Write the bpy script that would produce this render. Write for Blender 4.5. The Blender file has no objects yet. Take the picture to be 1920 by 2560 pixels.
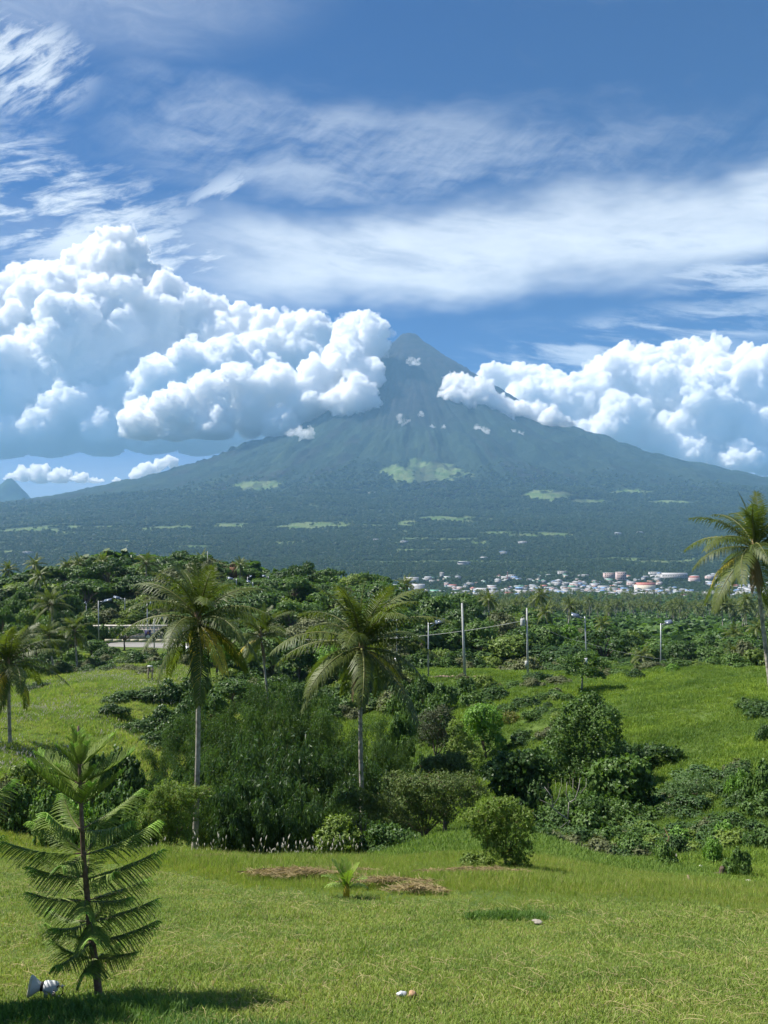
import bpy, math, random, time
import numpy as np
from mathutils import Vector, Matrix, Euler
T0 = time.time()
random.seed(7); rng = np.random.default_rng(11)
sc = bpy.context.scene
COL = sc.collection
F = 1934.0            # focal length in photograph pixels (photograph is 1920 x 2560)
HY = 1375.0           # row of the true horizon

# ------------------------------------------------------------------ camera, sun, sky, exposure
cam_d = bpy.data.cameras.new('camera'); cam = bpy.data.objects.new('camera', cam_d); COL.objects.link(cam)
cam_d.sensor_fit = 'VERTICAL'; cam_d.sensor_height = 24; cam_d.lens = F/2560*24
cam_d.shift_y = (HY-1280)/2560
cam_d.clip_start = 0.1; cam_d.clip_end = 90000
cam.location = (0, 0, 0); cam.rotation_euler = (math.radians(90), 0, 0)
sc.camera = cam
SUN_EL, SUN_AZ = 54.0, -77.0     # azimuth measured from the view direction (+y) towards +x
sd = bpy.data.lights.new('sun', 'SUN'); so = bpy.data.objects.new('sun', sd); COL.objects.link(so)
sd.energy = 5.0; sd.angle = math.radians(0.53); sd.color = (1.0, 0.95, 0.86)
_e, _a = math.radians(SUN_EL), math.radians(SUN_AZ)
SUNV = Vector((math.cos(_e)*math.sin(_a), math.cos(_e)*math.cos(_a), math.sin(_e)))
so.rotation_euler = (-SUNV).to_track_quat('-Z', 'Y').to_euler()
so.location = (0, 0, 60)
sc.view_settings.view_transform = 'Standard'; sc.view_settings.look = 'None'
sc.view_settings.exposure = 1.05; sc.view_settings.gamma = 1; sc.view_settings.use_curve_mapping = False
cy = sc.cycles
cy.max_bounces = 40; cy.diffuse_bounces = 3; cy.glossy_bounces = 2; cy.transmission_bounces = 3
cy.volume_bounces = 40; cy.transparent_max_bounces = 12
cy.use_adaptive_sampling = True; cy.adaptive_threshold = 0.015
cy.use_denoising = True
cy.caustics_reflective = False; cy.caustics_refractive = False
cy.sample_clamp_indirect = 6

class NG:
    """small helper for shader graphs"""
    def __init__(s, tree): s.t = tree; s.n = tree.nodes; s.l = tree.links
    def new(s, typ, **kw):
        n = s.n.new(typ)
        for k, v in kw.items(): setattr(n, k, v)
        return n
    def set(s, sock, v):
        if isinstance(v, bpy.types.NodeSocket): s.l.new(v, sock)
        elif v is not None: sock.default_value = v
    def math(s, op, a, b=None, c=None, clamp=False):
        n = s.new('ShaderNodeMath', operation=op, use_clamp=clamp)
        for i, v in enumerate((a, b, c)):
            if v is not None: s.set(n.inputs[i], v)
        return n.outputs[0]
    def add(s, a, b): return s.math('ADD', a, b)
    def mul(s, a, b): return s.math('MULTIPLY', a, b)
    def sub(s, a, b): return s.math('SUBTRACT', a, b)
    def mapr(s, v, a, b, c=0.0, d=1.0, smooth=True):
        n = s.new('ShaderNodeMapRange', interpolation_type='SMOOTHSTEP' if smooth else 'LINEAR')
        for i, x in enumerate((v, a, b, c, d)): s.set(n.inputs[i], x)
        return n.outputs[0]
    def noise(s, vec, scale, detail=4, rough=0.55, dist=0.0, lac=2.0, out='Fac'):
        n = s.new('ShaderNodeTexNoise'); s.set(n.inputs['Vector'], vec)
        s.set(n.inputs['Scale'], scale); s.set(n.inputs['Detail'], detail); s.set(n.inputs['Roughness'], rough)
        s.set(n.inputs['Lacunarity'], lac); s.set(n.inputs['Distortion'], dist)
        return n.outputs[out]
    def voro(s, vec, scale, feat='F1', rand=1.0, out='Distance'):
        n = s.new('ShaderNodeTexVoronoi', feature=feat); s.set(n.inputs['Vector'], vec)
        s.set(n.inputs['Scale'], scale); s.set(n.inputs['Randomness'], rand)
        return n.outputs[out]
    def comb(s, x, y, z):
        n = s.new('ShaderNodeCombineXYZ')
        for i, v in enumerate((x, y, z)): s.set(n.inputs[i], v)
        return n.outputs[0]
    def sep(s, v):
        n = s.new('ShaderNodeSeparateXYZ'); s.set(n.inputs[0], v); return n.outputs
    def mix(s, f, a, b, blend='MIX'):
        n = s.new('ShaderNodeMix', data_type='RGBA', blend_type=blend)
        s.set(n.inputs[0], f); s.set(n.inputs[6], a if isinstance(a, bpy.types.NodeSocket) else (*a, 1) if len(a) == 3 else a)
        s.set(n.inputs[7], b if isinstance(b, bpy.types.NodeSocket) else (*b, 1) if len(b) == 3 else b)
        return n.outputs[2]
    def ramp(s, f, stops):
        n = s.new('ShaderNodeValToRGB'); cr = n.color_ramp
        while len(cr.elements) > 1: cr.elements.remove(cr.elements[-1])
        cr.elements[0].position = stops[0][0]; cr.elements[0].color = (*stops[0][1], 1)
        for p, c in stops[1:]:
            e = cr.elements.new(p); e.color = (*c, 1)
        s.set(n.inputs[0], f); return n.outputs[0]

world = bpy.data.worlds.new('World'); sc.world = world; world.use_nodes = True
g = NG(world.node_tree); g.n.clear()
sky = g.new('ShaderNodeTexSky', sky_type='NISHITA')
sky.sun_disc = False; sky.sun_elevation = _e; sky.sun_rotation = _a
sky.altitude = 200; sky.air_density = 1.0; sky.dust_density = 0.3; sky.ozone_density = 3.5
bg = g.new('ShaderNodeBackground'); wo = g.new('ShaderNodeOutputWorld')
g.l.new(bg.outputs[0], wo.inputs[0])
tc = g.new('ShaderNodeTexCoord'); dirv = tc.outputs['Generated']
dx, dy, dz = g.sep(dirv)[:3]
# sky directions in degrees: azimuth from +y to the right, elevation
AZ = g.math('MULTIPLY', g.math('ARCTAN2', dx, dy), 57.29578)
EL = g.math('MULTIPLY', g.math('ARCSINE', dz), 57.29578)
# point on a cirrus deck high above, so that streaks converge as real cloud sheets do
zc = g.math('MAXIMUM', g.add(dz, 0.08), 0.05)
CX = g.math('DIVIDE', dx, zc); CY = g.math('DIVIDE', dy, zc)
def band(el0, el1, soft, tilt=0.0):
    """smooth elevation band whose edges follow el + tilt*az"""
    e = g.sub(EL, g.mul(AZ, tilt))
    e = g.add(e, g.mul(g.sub(g.noise(g.comb(g.mul(AZ, .06), g.mul(EL, .15), 0.0), 1.0, 4, .6), .5), 7.0))
    return g.mul(g.mapr(e, el0-soft, el0+soft), g.mapr(e, el1-soft, el1+soft, 1.0, 0.0))
def blob(az, el, ra, re, rot=0.0):
    u = g.sub(AZ, az); v = g.sub(EL, el); c, s_ = math.cos(math.radians(rot)), math.sin(math.radians(rot))
    uu = g.math('DIVIDE', g.add(g.mul(u, c), g.mul(v, s_)), ra); vv = g.math('DIVIDE', g.sub(g.mul(v, c), g.mul(u, s_)), re)
    d = g.math('SQRT', g.add(g.mul(uu, uu), g.mul(vv, vv)))
    return g.mapr(d, 1.15, 0.25)
warp = g.noise(g.comb(g.mul(AZ, .09), g.mul(EL, .16), 3.1), 1.0, 3, .6, out='Color')
wv = g.new('ShaderNodeVectorMath', operation='SCALE'); g.l.new(warp, wv.inputs[0]); wv.inputs['Scale'].default_value = .30
deck = g.new('ShaderNodeVectorMath', operation='ADD'); g.l.new(g.comb(CX, CY, 0.0), deck.inputs[0]); g.l.new(wv.outputs[0], deck.inputs[1])
rot = g.new('ShaderNodeMapping', vector_type='POINT'); g.l.new(deck.outputs[0], rot.inputs[0])
rot.inputs['Rotation'].default_value = (0, 0, math.radians(-62)); rot.inputs['Scale'].default_value = (1.0, 2.3, 1.0)
fib = g.noise(rot.outputs[0], 2.4, 10, .64, .15)                # fibres
fib2 = g.noise(rot.outputs[0], 5.6, 10, .72, .5)
def wisp(rotdeg, su, sv, seed, dist=.35):
    c, s_ = math.cos(math.radians(rotdeg)), math.sin(math.radians(rotdeg)); u = g.add(g.mul(AZ, c), g.mul(EL, s_)); v = g.sub(g.mul(EL, c), g.mul(AZ, s_))
    big = g.noise(g.comb(g.mul(u, su), g.mul(v, sv), seed), 1.0, 3, .5); fine = g.noise(g.comb(g.mul(u, su*2.6), g.mul(v, sv*3.4), seed+5), 1.0, 12, .67, dist)
    return g.add(g.mul(big, .5), g.mul(fine, .5))
w1 = wisp(16, .10, .34, 1.3); w2 = wisp(-10, .07, .30, 8.1); w3 = wisp(34, .16, .5, 4.4)
puff = g.noise(g.comb(g.mul(AZ, .16), g.mul(EL, .42), 7.7), 1.0, 10, .66, .2)
def ss(v, a, b): return g.mapr(v, a, b)
veil = g.mul(band(18.0, 23.2, 1.6, .035), g.mapr(AZ, -20, -4, .15, 1.0))
veil = g.mul(veil, g.mul(g.mapr(g.add(fib, g.mul(puff, .5)), .45, .95, .70, 1.0), g.mapr(w2, .36, .52, .72, 1.0)))
thin = g.mul(band(24.2, 29.0, 1.7, -.07), g.mapr(AZ, -24, -12, 0.25, 1.0))
thin = g.mul(thin, g.mul(ss(g.add(g.mul(fib, .65), g.mul(w3, .35)), .37, .64), g.mapr(AZ, 4, 22, .72, .40)))
left = g.mul(g.math('MAXIMUM', blob(-24, 22.0, 16, 5.0, -8), g.mul(blob(-13, 19.6, 13, 2.6, 16), .9)), ss(w1, .44, .58))
ul = g.mul(blob(-25.5, 29.6, 6.0, 3.4, 12), ss(w3, .40, .56))
tl = g.mul(g.math('MAXIMUM', blob(-23, 35.0, 20, 4.6, 4), 0.0), g.mapr(fib, .3, .7, .15, .50))
streak = g.mul(blob(-12.2, 24.0, 4.2, 1.5, 32), ss(w3, .42, .55))
low = g.mul(g.math('MAXIMUM', blob(18, 14.2, 15, 2.6, 6), blob(27, 17.6, 12, 1.9, -8)), ss(w2, .43, .56))
wide = g.mul(g.mapr(g.math('ABSOLUTE', AZ), 36, 62), g.mul(g.mapr(EL, 4, 60, .8, .25), ss(fib, .45, .75)))     # the same kind of sky goes on outside the frame
hor = g.mul(g.mapr(EL, 0.0, 11.0, .60, 0.0), g.mapr(puff, .3, .7, .7, 1.0))
tot = g.math('MAXIMUM', g.math('MAXIMUM', g.mul(veil, .92), g.mul(thin, .55)), g.math('MAXIMUM', g.mul(left, .95), g.mul(ul, .82)))
tot = g.math('MAXIMUM', tot, g.math('MAXIMUM', g.mul(streak, .6), g.mul(low, .72)))
tot = g.math('MAXIMUM', tot, g.math('MAXIMUM', tl, g.math('MAXIMUM', g.mul(wide, .5), hor)))
faint = g.mul(ss(fib, .5, .85), .10)
tot = g.math('MINIMUM', g.add(tot, faint), .93)
tot = g.mul(tot, g.mapr(dz, -.01, .01))
SKYTINT = (0.05, 0.31, 0.72)
skyc = g.mix(1.0, sky.outputs[0], SKYTINT, 'MULTIPLY')
CLOUDW = (10.4, 10.9, 11.2)
final = g.mix(tot, skyc, CLOUDW)
g.l.new(final, bg.inputs[0]); bg.inputs[1].default_value = 0.050

# ------------------------------------------------------------------ helpers
def hash2(ix, iy, seed):
    h = (ix.astype(np.int64)*374761393 + iy.astype(np.int64)*668265263 + seed*974634777) & 0xffffffff
    h = ((h ^ (h >> 13))*1274126177) & 0xffffffff
    h = h ^ (h >> 16)
    return (h & 0xffff)/65535.0
def vnoise(x, y, seed=0):
    ix = np.floor(x); iy = np.floor(y); fx = x-ix; fy = y-iy
    fx = fx*fx*fx*(fx*(fx*6-15)+10); fy = fy*fy*fy*(fy*(fy*6-15)+10)
    a = hash2(ix, iy, seed); b = hash2(ix+1, iy, seed); c = hash2(ix, iy+1, seed); d = hash2(ix+1, iy+1, seed)
    return (a*(1-fx)+b*fx)*(1-fy)+(c*(1-fx)+d*fx)*fy
def fbm(x, y, seed=0, octs=4, gain=.5):
    s = 0; a = 1; t = 0
    for o in range(octs):
        s = s+a*vnoise(x*2**o+17.3*o, y*2**o-9.1*o, seed+o); t += a; a *= gain
    return s/t
def smooth(a, b, x):
    t = np.clip((x-a)/(b-a), 0, 1); return t*t*(3-2*t)

def mesh_np(name, V, Fq, mats, mat_idx=None, smooth_=False, loops=None):
    """V (n,3); Fq (m,k) array of equal-size faces, or a list of such arrays"""
    me = bpy.data.meshes.new(name)
    V = np.asarray(V, np.float32)
    if not isinstance(Fq, list): Fq = [Fq]
    Fq = [np.asarray(f, np.int32) for f in Fq if len(f)]
    nl = sum(f.size for f in Fq); nf = sum(len(f) for f in Fq)
    me.vertices.add(len(V)); me.vertices.foreach_set('co', V.ravel())
    me.loops.add(nl); me.loops.foreach_set('vertex_index', np.concatenate([f.ravel() for f in Fq]))
    st = []; o = 0
    for f in Fq:
        st.append(o+np.arange(len(f))*f.shape[1]); o += f.size
    me.polygons.add(nf); me.polygons.foreach_set('loop_start', np.concatenate(st).astype(np.int32))
    if mat_idx is not None: me.polygons.foreach_set('material_index', np.asarray(mat_idx, np.int32))
    if smooth_: me.polygons.foreach_set('use_smooth', np.ones(nf, bool))
    for m in (mats if isinstance(mats, (list, tuple)) else [mats]): me.materials.append(m)
    me.update(calc_edges=True)
    return me
def link(name, me, parent=None, loc=None, rot=None, scale=None, **props):
    o = bpy.data.objects.new(name, me); COL.objects.link(o)
    if parent is not None: o.parent = parent
    if loc is not None: o.location = loc
    if rot is not None: o.rotation_euler = rot
    if scale is not None: o.scale = scale
    for k, v in props.items():
        if v is not None: o[k] = v
    return o
def thing(name, label, category, loc, group=None, rot=None, scale=None, mesh=None):
    o = link(name, mesh, None, loc, rot, scale, label=label, category=category, group=group)
    return o
class MB:
    """collects simple shapes into one mesh"""
    def __init__(s): s.V = []; s.F4 = []; s.F3 = []; s.n = 0; s.m4 = []; s.m3 = []
    def addv(s, V, quads=(), tris=(), mi=0):
        V = np.asarray(V, float).reshape(-1, 3)
        if len(quads): s.F4.append(np.asarray(quads).reshape(-1, 4)+s.n); s.m4 += [mi]*len(s.F4[-1])
        if len(tris): s.F3.append(np.asarray(tris).reshape(-1, 3)+s.n); s.m3 += [mi]*len(s.F3[-1])
        s.V.append(V); s.n += len(V)
    def box(s, c, d, R=None, mi=0):
        c = np.array(c, float); h = np.array(d, float)/2
        P = np.array([[x, y, z] for x in (-1, 1) for y in (-1, 1) for z in (-1, 1)])*h
        if R is not None: P = P@np.array(R).T
        s.addv(P+c, [[0, 1, 3, 2], [4, 6, 7, 5], [0, 4, 5, 1], [2, 3, 7, 6], [0, 2, 6, 4], [1, 5, 7, 3]], mi=mi)
    def tube(s, P, r, n=8, cap=True, mi=0):
        P = np.asarray(P, float); k = len(P); r = np.broadcast_to(np.asarray(r, float), (k,))
        T = np.gradient(P, axis=0); T /= np.maximum(np.linalg.norm(T, axis=1, keepdims=True), 1e-9)
        ref = np.array([0, 0, 1.0]) if abs(T[:, 2]).mean() < .8 else np.array([0, 1.0, 0])
        A = np.cross(T, ref); A /= np.maximum(np.linalg.norm(A, axis=1, keepdims=True), 1e-9); B = np.cross(T, A)
        an = np.arange(n)/n*2*np.pi
        V = P[:, None]+r[:, None, None]*(A[:, None]*np.cos(an)[None, :, None]+B[:, None]*np.sin(an)[None, :, None])
        i = np.arange(k-1)[:, None]*n+np.arange(n)[None]; j = np.arange(k-1)[:, None]*n+(np.arange(n)+1)[None] % n
        Q = np.stack([i, j, j+n, i+n], -1).reshape(-1, 4)
        V = V.reshape(-1, 3); tris = []
        if cap:
            V = np.vstack([V, P[0], P[-1]]); a = k*n
            tris = [[a, (q+1) % n, q] for q in range(n)]+[[a+1, (k-1)*n+q, (k-1)*n+(q+1) % n] for q in range(n)]
        s.addv(V, Q, tris, mi)
    def lathe(s, prof, n=20, M=None, mi=0):
        prof = np.asarray(prof, float); an = np.arange(n)/n*2*np.pi; k = len(prof)
        V = np.stack([prof[:, :1]*np.cos(an), prof[:, :1]*np.sin(an), np.broadcast_to(prof[:, 1:2], (k, n))], -1).reshape(-1, 3)
        i = np.arange(k-1)[:, None]*n+np.arange(n)[None]; j = np.arange(k-1)[:, None]*n+(np.arange(n)+1)[None] % n
        if M is not None: V = V@np.array(M.to_3x3()).T+np.array(M.to_translation())
        s.addv(V, np.stack([i, j, j+n, i+n], -1).reshape(-1, 4), mi=mi)
    def mesh(s, name, mats, smooth_=False):
        V = np.vstack(s.V); Fs = []; mi = []
        if s.F4: Fs.append(np.vstack(s.F4)); mi += s.m4
        if s.F3: Fs.append(np.vstack(s.F3)); mi += s.m3
        return mesh_np(name, V, Fs, mats, mi, smooth_)

def material(name, color, rough=.8, spec=.3, noise=0.0, nscale=5.0, bump=0.0, metal=0.0, coords='Object', trans=0.0):
    """plain procedural material: base colour broken by noise; trans = light passing through thin leaves"""
    m = bpy.data.materials.new(name); m.use_nodes = True
    q = NG(m.node_tree); q.n.clear()
    out = q.new('ShaderNodeOutputMaterial'); b = q.new('ShaderNodeBsdfPrincipled')
    b.inputs['Roughness'].default_value = rough; b.inputs['Specular IOR Level'].default_value = spec; b.inputs['Metallic'].default_value = metal
    t = q.new('ShaderNodeTexCoord'); v = t.outputs[coords]
    c = color
    if noise:
        f = q.noise(v, nscale, 5, .6)
        c = q.mix(q.mapr(f, .3, .7), tuple(max(0, x*(1-noise)) for x in color), tuple(min(1, x*(1+noise)) for x in color))
        q.l.new(c, b.inputs['Base Color'])
        if bump:
            bn = q.new('ShaderNodeBump'); bn.inputs['Strength'].default_value = bump; q.l.new(f, bn.inputs['Height']); q.l.new(bn.outputs[0], b.inputs['Normal'])
    else: b.inputs['Base Color'].default_value = (*color, 1)
    if trans:
        tr = q.new('ShaderNodeBsdfTranslucent'); mx = q.new('ShaderNodeMixShader'); mx.inputs[0].default_value = trans
        q.set(tr.inputs[0], c if isinstance(c, bpy.types.NodeSocket) else (*color, 1))
        q.l.new(b.outputs[0], mx.inputs[1]); q.l.new(tr.outputs[0], mx.inputs[2]); q.l.new(mx.outputs[0], out.inputs[0])
    else: q.l.new(b.outputs[0], out.inputs[0])
    return m
# ------------------------------------------------------------------ terrain
TC = np.array([-2600, -900, 0, 250, 500, 700, 900, 1100, 1300, 1500, 1700, 1920, 2800, 4500], float)
TR = np.array([0.01, 5, 12, 16, 20, 25, 30, 36, 45, 55, 70, 90, 110, 140, 170, 200, 240, 300, 400, 600, 900, 1500, 2100], float)
_lawn = [-1.6, -3.24, -5.52, -6.83, -8.14, -9.75]
_far = [-38, -60, -78, -92, -105]
TZ = {
 -900: _lawn+[-11.4, -13.0, -14, -14, -14.5, -17, -20, -22.5, -23, -20, -19, -26]+_far,
 0:    _lawn[:5]+[-9.9, -12.0, -14.2, -15, -15, -15.2, -17.5, -20, -22.5, -23, -20, -18, -25]+_far,
 250:  _lawn[:5]+[-9.9, -12.0, -14.4, -16.5, -17.5, -16, -15.8, -17, -19.5, -19.8, -14, -8.5, -14, -32]+_far[1:],
 500:  _lawn[:5]+[-9.95, -12.3, -15.2, -18, -20, -19.5, -17.5, -17, -18.5, -18, -14, -10, -16, -32]+_far[1:],
 700:  _lawn[:5]+[-10.1, -12.6, -15.6, -19, -21.5, -21.5, -20, -19, -18.5, -18, -16, -15, -20, -33]+_far[1:],
 900:  _lawn[:5]+[-10.1, -12.3, -15.2, -18.5, -21.5, -22, -20.5, -19.5, -19, -19, -19, -19, -24, -36]+_far[1:],
 1100: _lawn+[-11.2, -13.3, -17.5, -20, -19.5, -18, -17.5, -20, -22, -24, -26, -32, -42]+_far[1:],
 1300: _lawn+[-11.1, -13.4, -16.5, -17.6, -16.8, -16.5, -17.5, -23, -26, -29, -33, -39, -47, -62]+_far[2:],
 1500: [-1.6, -3.24, -5.52, -6.9, -8.4, -10.2, -12, -14.5, -16.3, -16, -15, -15.3, -17, -24, -28, -31, -35, -40, -48, -62]+_far[2:],
 1700: [-1.6, -3.24, -5.52, -6.95, -8.6, -10.6, -12.3, -14, -15, -14.8, -13.8, -14.6, -17, -24, -28, -31, -35, -40, -48, -62]+_far[2:],
 1920: [-1.6, -3.24, -5.55, -7.1, -8.8, -10.8, -12, -13, -13, -12.8, -12.6, -13.8, -17, -24, -28, -31, -35, -40, -48, -62]+_far[2:],
}
TZ[-2600] = TZ[-900]; TZ[2800] = TZ[1920]; TZ[4500] = TZ[1920]
_tab = np.array([TZ[int(c)] for c in TC])
_us = np.linspace(-1.9, 1.9, 381); _ls = np.linspace(math.log(1.0), math.log(2100), 400)
_tu = (TC-960)/F
_g1 = np.array([np.interp(_us, _tu, _tab[:, j]) for j in range(len(TR))]).T       # us x TR
_g2 = np.array([np.interp(np.exp(_ls), TR, _g1[i]) for i in range(len(_us))])      # us x ls
def _blur(a, k, axis):
    ker = np.exp(-np.linspace(-2, 2, 2*k+1)**2); ker /= ker.sum()
    p = [(0, 0), (0, 0)]; p[axis] = (k, k); b = np.pad(a, p, mode='edge')
    return np.apply_along_axis(lambda v: np.convolve(v, ker, 'valid'), axis, b)
_g2 = _blur(_blur(_g2, 6, 0), 3, 1)
D0 = 10500.0           # distance of the summit
PKX = (1022-960)/F*D0
_pr = np.array([0, 20, 36, 58, 81, 113, 145, 186, 237, 300, 375, 413, 477, 573, 675, 777, 898, 1140, 1480, 2050, 3200])/1934
_ph = np.array([534, 538, 521, 505, 486, 463, 443, 417, 389, 345, 306, 296, 274, 242, 207, 187, 168, 130, 86, 40, 4])/1934
_pl = np.array([534, 538, 520, 503, 480, 450, 420, 380, 330, 285, 250, 240, 215, 190, 155, 135, 116, 80, 42, 12, 0])/1934
_fr = np.array([0, .0103, .0186, .03, .0419, .0584, .075, .0962, .1256, .2, .3, .4, .5, .6, .7, .8, 1.0, 2.0])
_fh = np.append(np.array([534, 538, 521, 505, 486, 463, 440, 405, 355, 255, 155, 88, 45, 17, -7, -19, -21.6])/1934, -95/8500)
def volcano(x, y):
    ax = x-PKX; ay = y-D0; r = np.hypot(ax, ay)/D0; th = np.arctan2(ax, -ay)     # th 0 = towards the camera
    front = np.clip(np.cos(th), 0, 1)**1.3
    side = np.interp(r, _pr, _ph)*smooth(-.5, .5, np.sin(th))+np.interp(r, _pr, _pl)*(1-smooth(-.5, .5, np.sin(th)))
    h = (side*(1-front)+np.interp(r, _fr, _fh)*front)*D0
    # gullies running down the cone
    rr = r*D0; w = smooth(60, 900, rr)*(1-smooth(2600, 5200, rr))
    n1 = fbm(th*9+fbm(th*5, rr/1500, 5)*1.3, rr/2600, 21, 3); n2 = fbm(th*26+1.5*fbm(th*9, rr/600, 9), rr/1600, 31, 3)
    rid = 1-np.abs(2*n1-1)*1.6; rid2 = 1-np.abs(2*n2-1)*1.6
    h = h+w*((rid-.7)*75*smooth(300, 2400, rr)+(rid2-.6)*24+(fbm(x/150, y/150, 44, 4)-.5)*60)
    h = h+(fbm(x/420, y/420, 3, 5)-.5)*95*smooth(700, 3000, rr)*(1-smooth(4500, 7500, rr))
    h = h+(fbm(x/60, y/60, 43, 3)-.5)*22*smooth(30, 300, rr)*(1-smooth(3500, 6000, rr))
    return h
def zg_raw(x, y):
    d = np.maximum(y, 1.0); u = np.clip(x/d, -1.89, 1.89)
    fi = (u+1.9)/3.8*380; fj = np.clip((np.log(d)-_ls[0])/(_ls[-1]-_ls[0])*399, 0, 398.999)
    i = np.clip(fi.astype(int), 0, 379); j = fj.astype(int); a = fi-i; b = fj-j
    return (_g2[i, j]*(1-a)+_g2[i+1, j]*a)*(1-b)+(_g2[i, j+1]*(1-a)+_g2[i+1, j+1]*a)*b
ROAD = []
def zg(x, y):
    """ground height"""
    x = np.atleast_1d(np.asarray(x, float)); y = np.atleast_1d(np.asarray(y, float)); x, y = np.broadcast_arrays(x, y)
    z = zg_raw(x, y)
    d = np.hypot(x, y)
    z = z+(fbm(x/9, y/9, 1, 3)-.5)*1.1*smooth(26, 60, d)+(fbm(x/2.2, y/2.2, 2, 3)-.5)*.12*smooth(3, 9, d)+(fbm(x/40, y/40, 6, 3)-.5)*6*smooth(120, 300, d)
    z = z+(fbm(x/3.2, y/3.2, 8, 3)-.5)*.75*smooth(35, 60, d)*(1-smooth(120, 160, d))
    u = x/np.maximum(y, 1); w = smooth(-.425, -.395, u)*(1-smooth(-.235, -.205, u))*smooth(122, 132, y)*(1-smooth(180.5, 183, y))
    z = z*(1-w)+w*(HY-(1650+(y-134)*(1606-1650)/44))/F*y
    z = z+(np.abs(fbm(x/9, y/14, 58, 4)-.5)*-1.5+.16)*smooth(45, 60, y)*(1-smooth(95, 110, y))*smooth(.06, .16, u)
    b = smooth(1500, 2200, y)
    z = z*(1-b)+volcano(x, y)*b
    back = y < 1.0
    z = np.where(back, -1.6+(fbm(x/9, y/9, 1, 3)-.5)*.1*0, z)
    return z
def zs(x, y): return float(zg(x, y)[0])
def px(p, d): return (p-960)/F*d
def spot(p, d, sink=0.0):
    x = px(p, d); return Vector((x, d, zs(x, d)-sink))
def zpix(py, d): return (HY-py)/F*d

def build_ground():
    a1 = np.concatenate([np.linspace(-180, -36, 40, endpoint=False), np.linspace(-36, 36, 760, endpoint=False), np.linspace(36, 180, 40, endpoint=False)])
    rad = [0.35]
    while rad[-1] < 5300: rad.append(rad[-1]*(1.018 if rad[-1] < 300 else 1.025))
    while rad[-1] < 10700: rad.append(rad[-1]+38)
    while rad[-1] < 40000: rad.append(rad[-1]*1.05)
    rad = np.array(rad); A, R = np.meshgrid(np.radians(a1), rad)
    X = R*np.sin(A); Y = R*np.cos(A); Z = zg(X.ravel(), Y.ravel())
    n = len(a1); k = len(rad)
    V = np.stack([X.ravel(), Y.ravel(), Z], -1); V = np.vstack([V, [[0, 0, -1.62]]])
    i = np.arange(k-1)[:, None]*n+np.arange(n)[None]; j = np.arange(k-1)[:, None]*n+(np.arange(n)+1)[None] % n
    Q = np.stack([i, i+n, j+n, j], -1).reshape(-1, 4)
    T = np.array([[k*n, q, (q+1) % n] for q in range(n)])
    me = mesh_np('ground', V, [Q, T], MAT_GROUND, smooth_=True)
    o = link('ground', me); o['kind'] = 'structure'
    # macro ground cover painted per vertex: r = dry/bright grass, g = field, b = rock
    x, y = V[:, 0], V[:, 1]; rr = np.hypot(x-PKX, y-D0)
    elx = 960+F*x/np.maximum(y, 1); ely = HY-F*V[:, 2]/np.maximum(y, 1)
    rock = (1-smooth(900, 2600, rr+(fbm(x/500, y/500, 50, 4)-.5)*1500))
    ax = x-PKX; ay = y-D0; th = np.arctan2(ax, -ay)
    chan = smooth(.60, .75, fbm(th*16, rr/5000, 61, 3))*smooth(800, 2000, rr)*(1-smooth(4500, 5600, rr))*(fbm(x/180, y/180, 62, 3) > .45)
    fld = np.zeros(len(x))
    far = y > 1200
    for (cx_, cy_, wx, wy) in FIELD_SPOTS:
        q = ((elx-cx_)/wx)**2+((ely-cy_)/wy)**2+(fbm(x/330, y/330, 70, 4)-.5)*2.6+(fbm(x/90, y/90, 71, 3)-.5)*1.2
        fld = np.maximum(fld, (1-smooth(.62, .82, q))*far)
    plain = smooth(.62, .68, fbm(x/420, y/150, 80, 4, .55))*smooth(2300, 2900, y)*(1-smooth(4700, 6200, y))*far
    fld = np.maximum(fld, plain*.9)
    scrub = smooth(.5, .7, fbm(x/260, y/700, 90, 4))*smooth(4800, 6500, y)
    col = np.stack([scrub, fld, np.clip(np.maximum(rock, chan*.6), 0, 1), np.ones(len(x))], -1).astype(np.float32)
    at_ = me.color_attributes.new('cover', 'FLOAT_COLOR', 'POINT'); at_.data.foreach_set('color', col.ravel())
    return o
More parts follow.
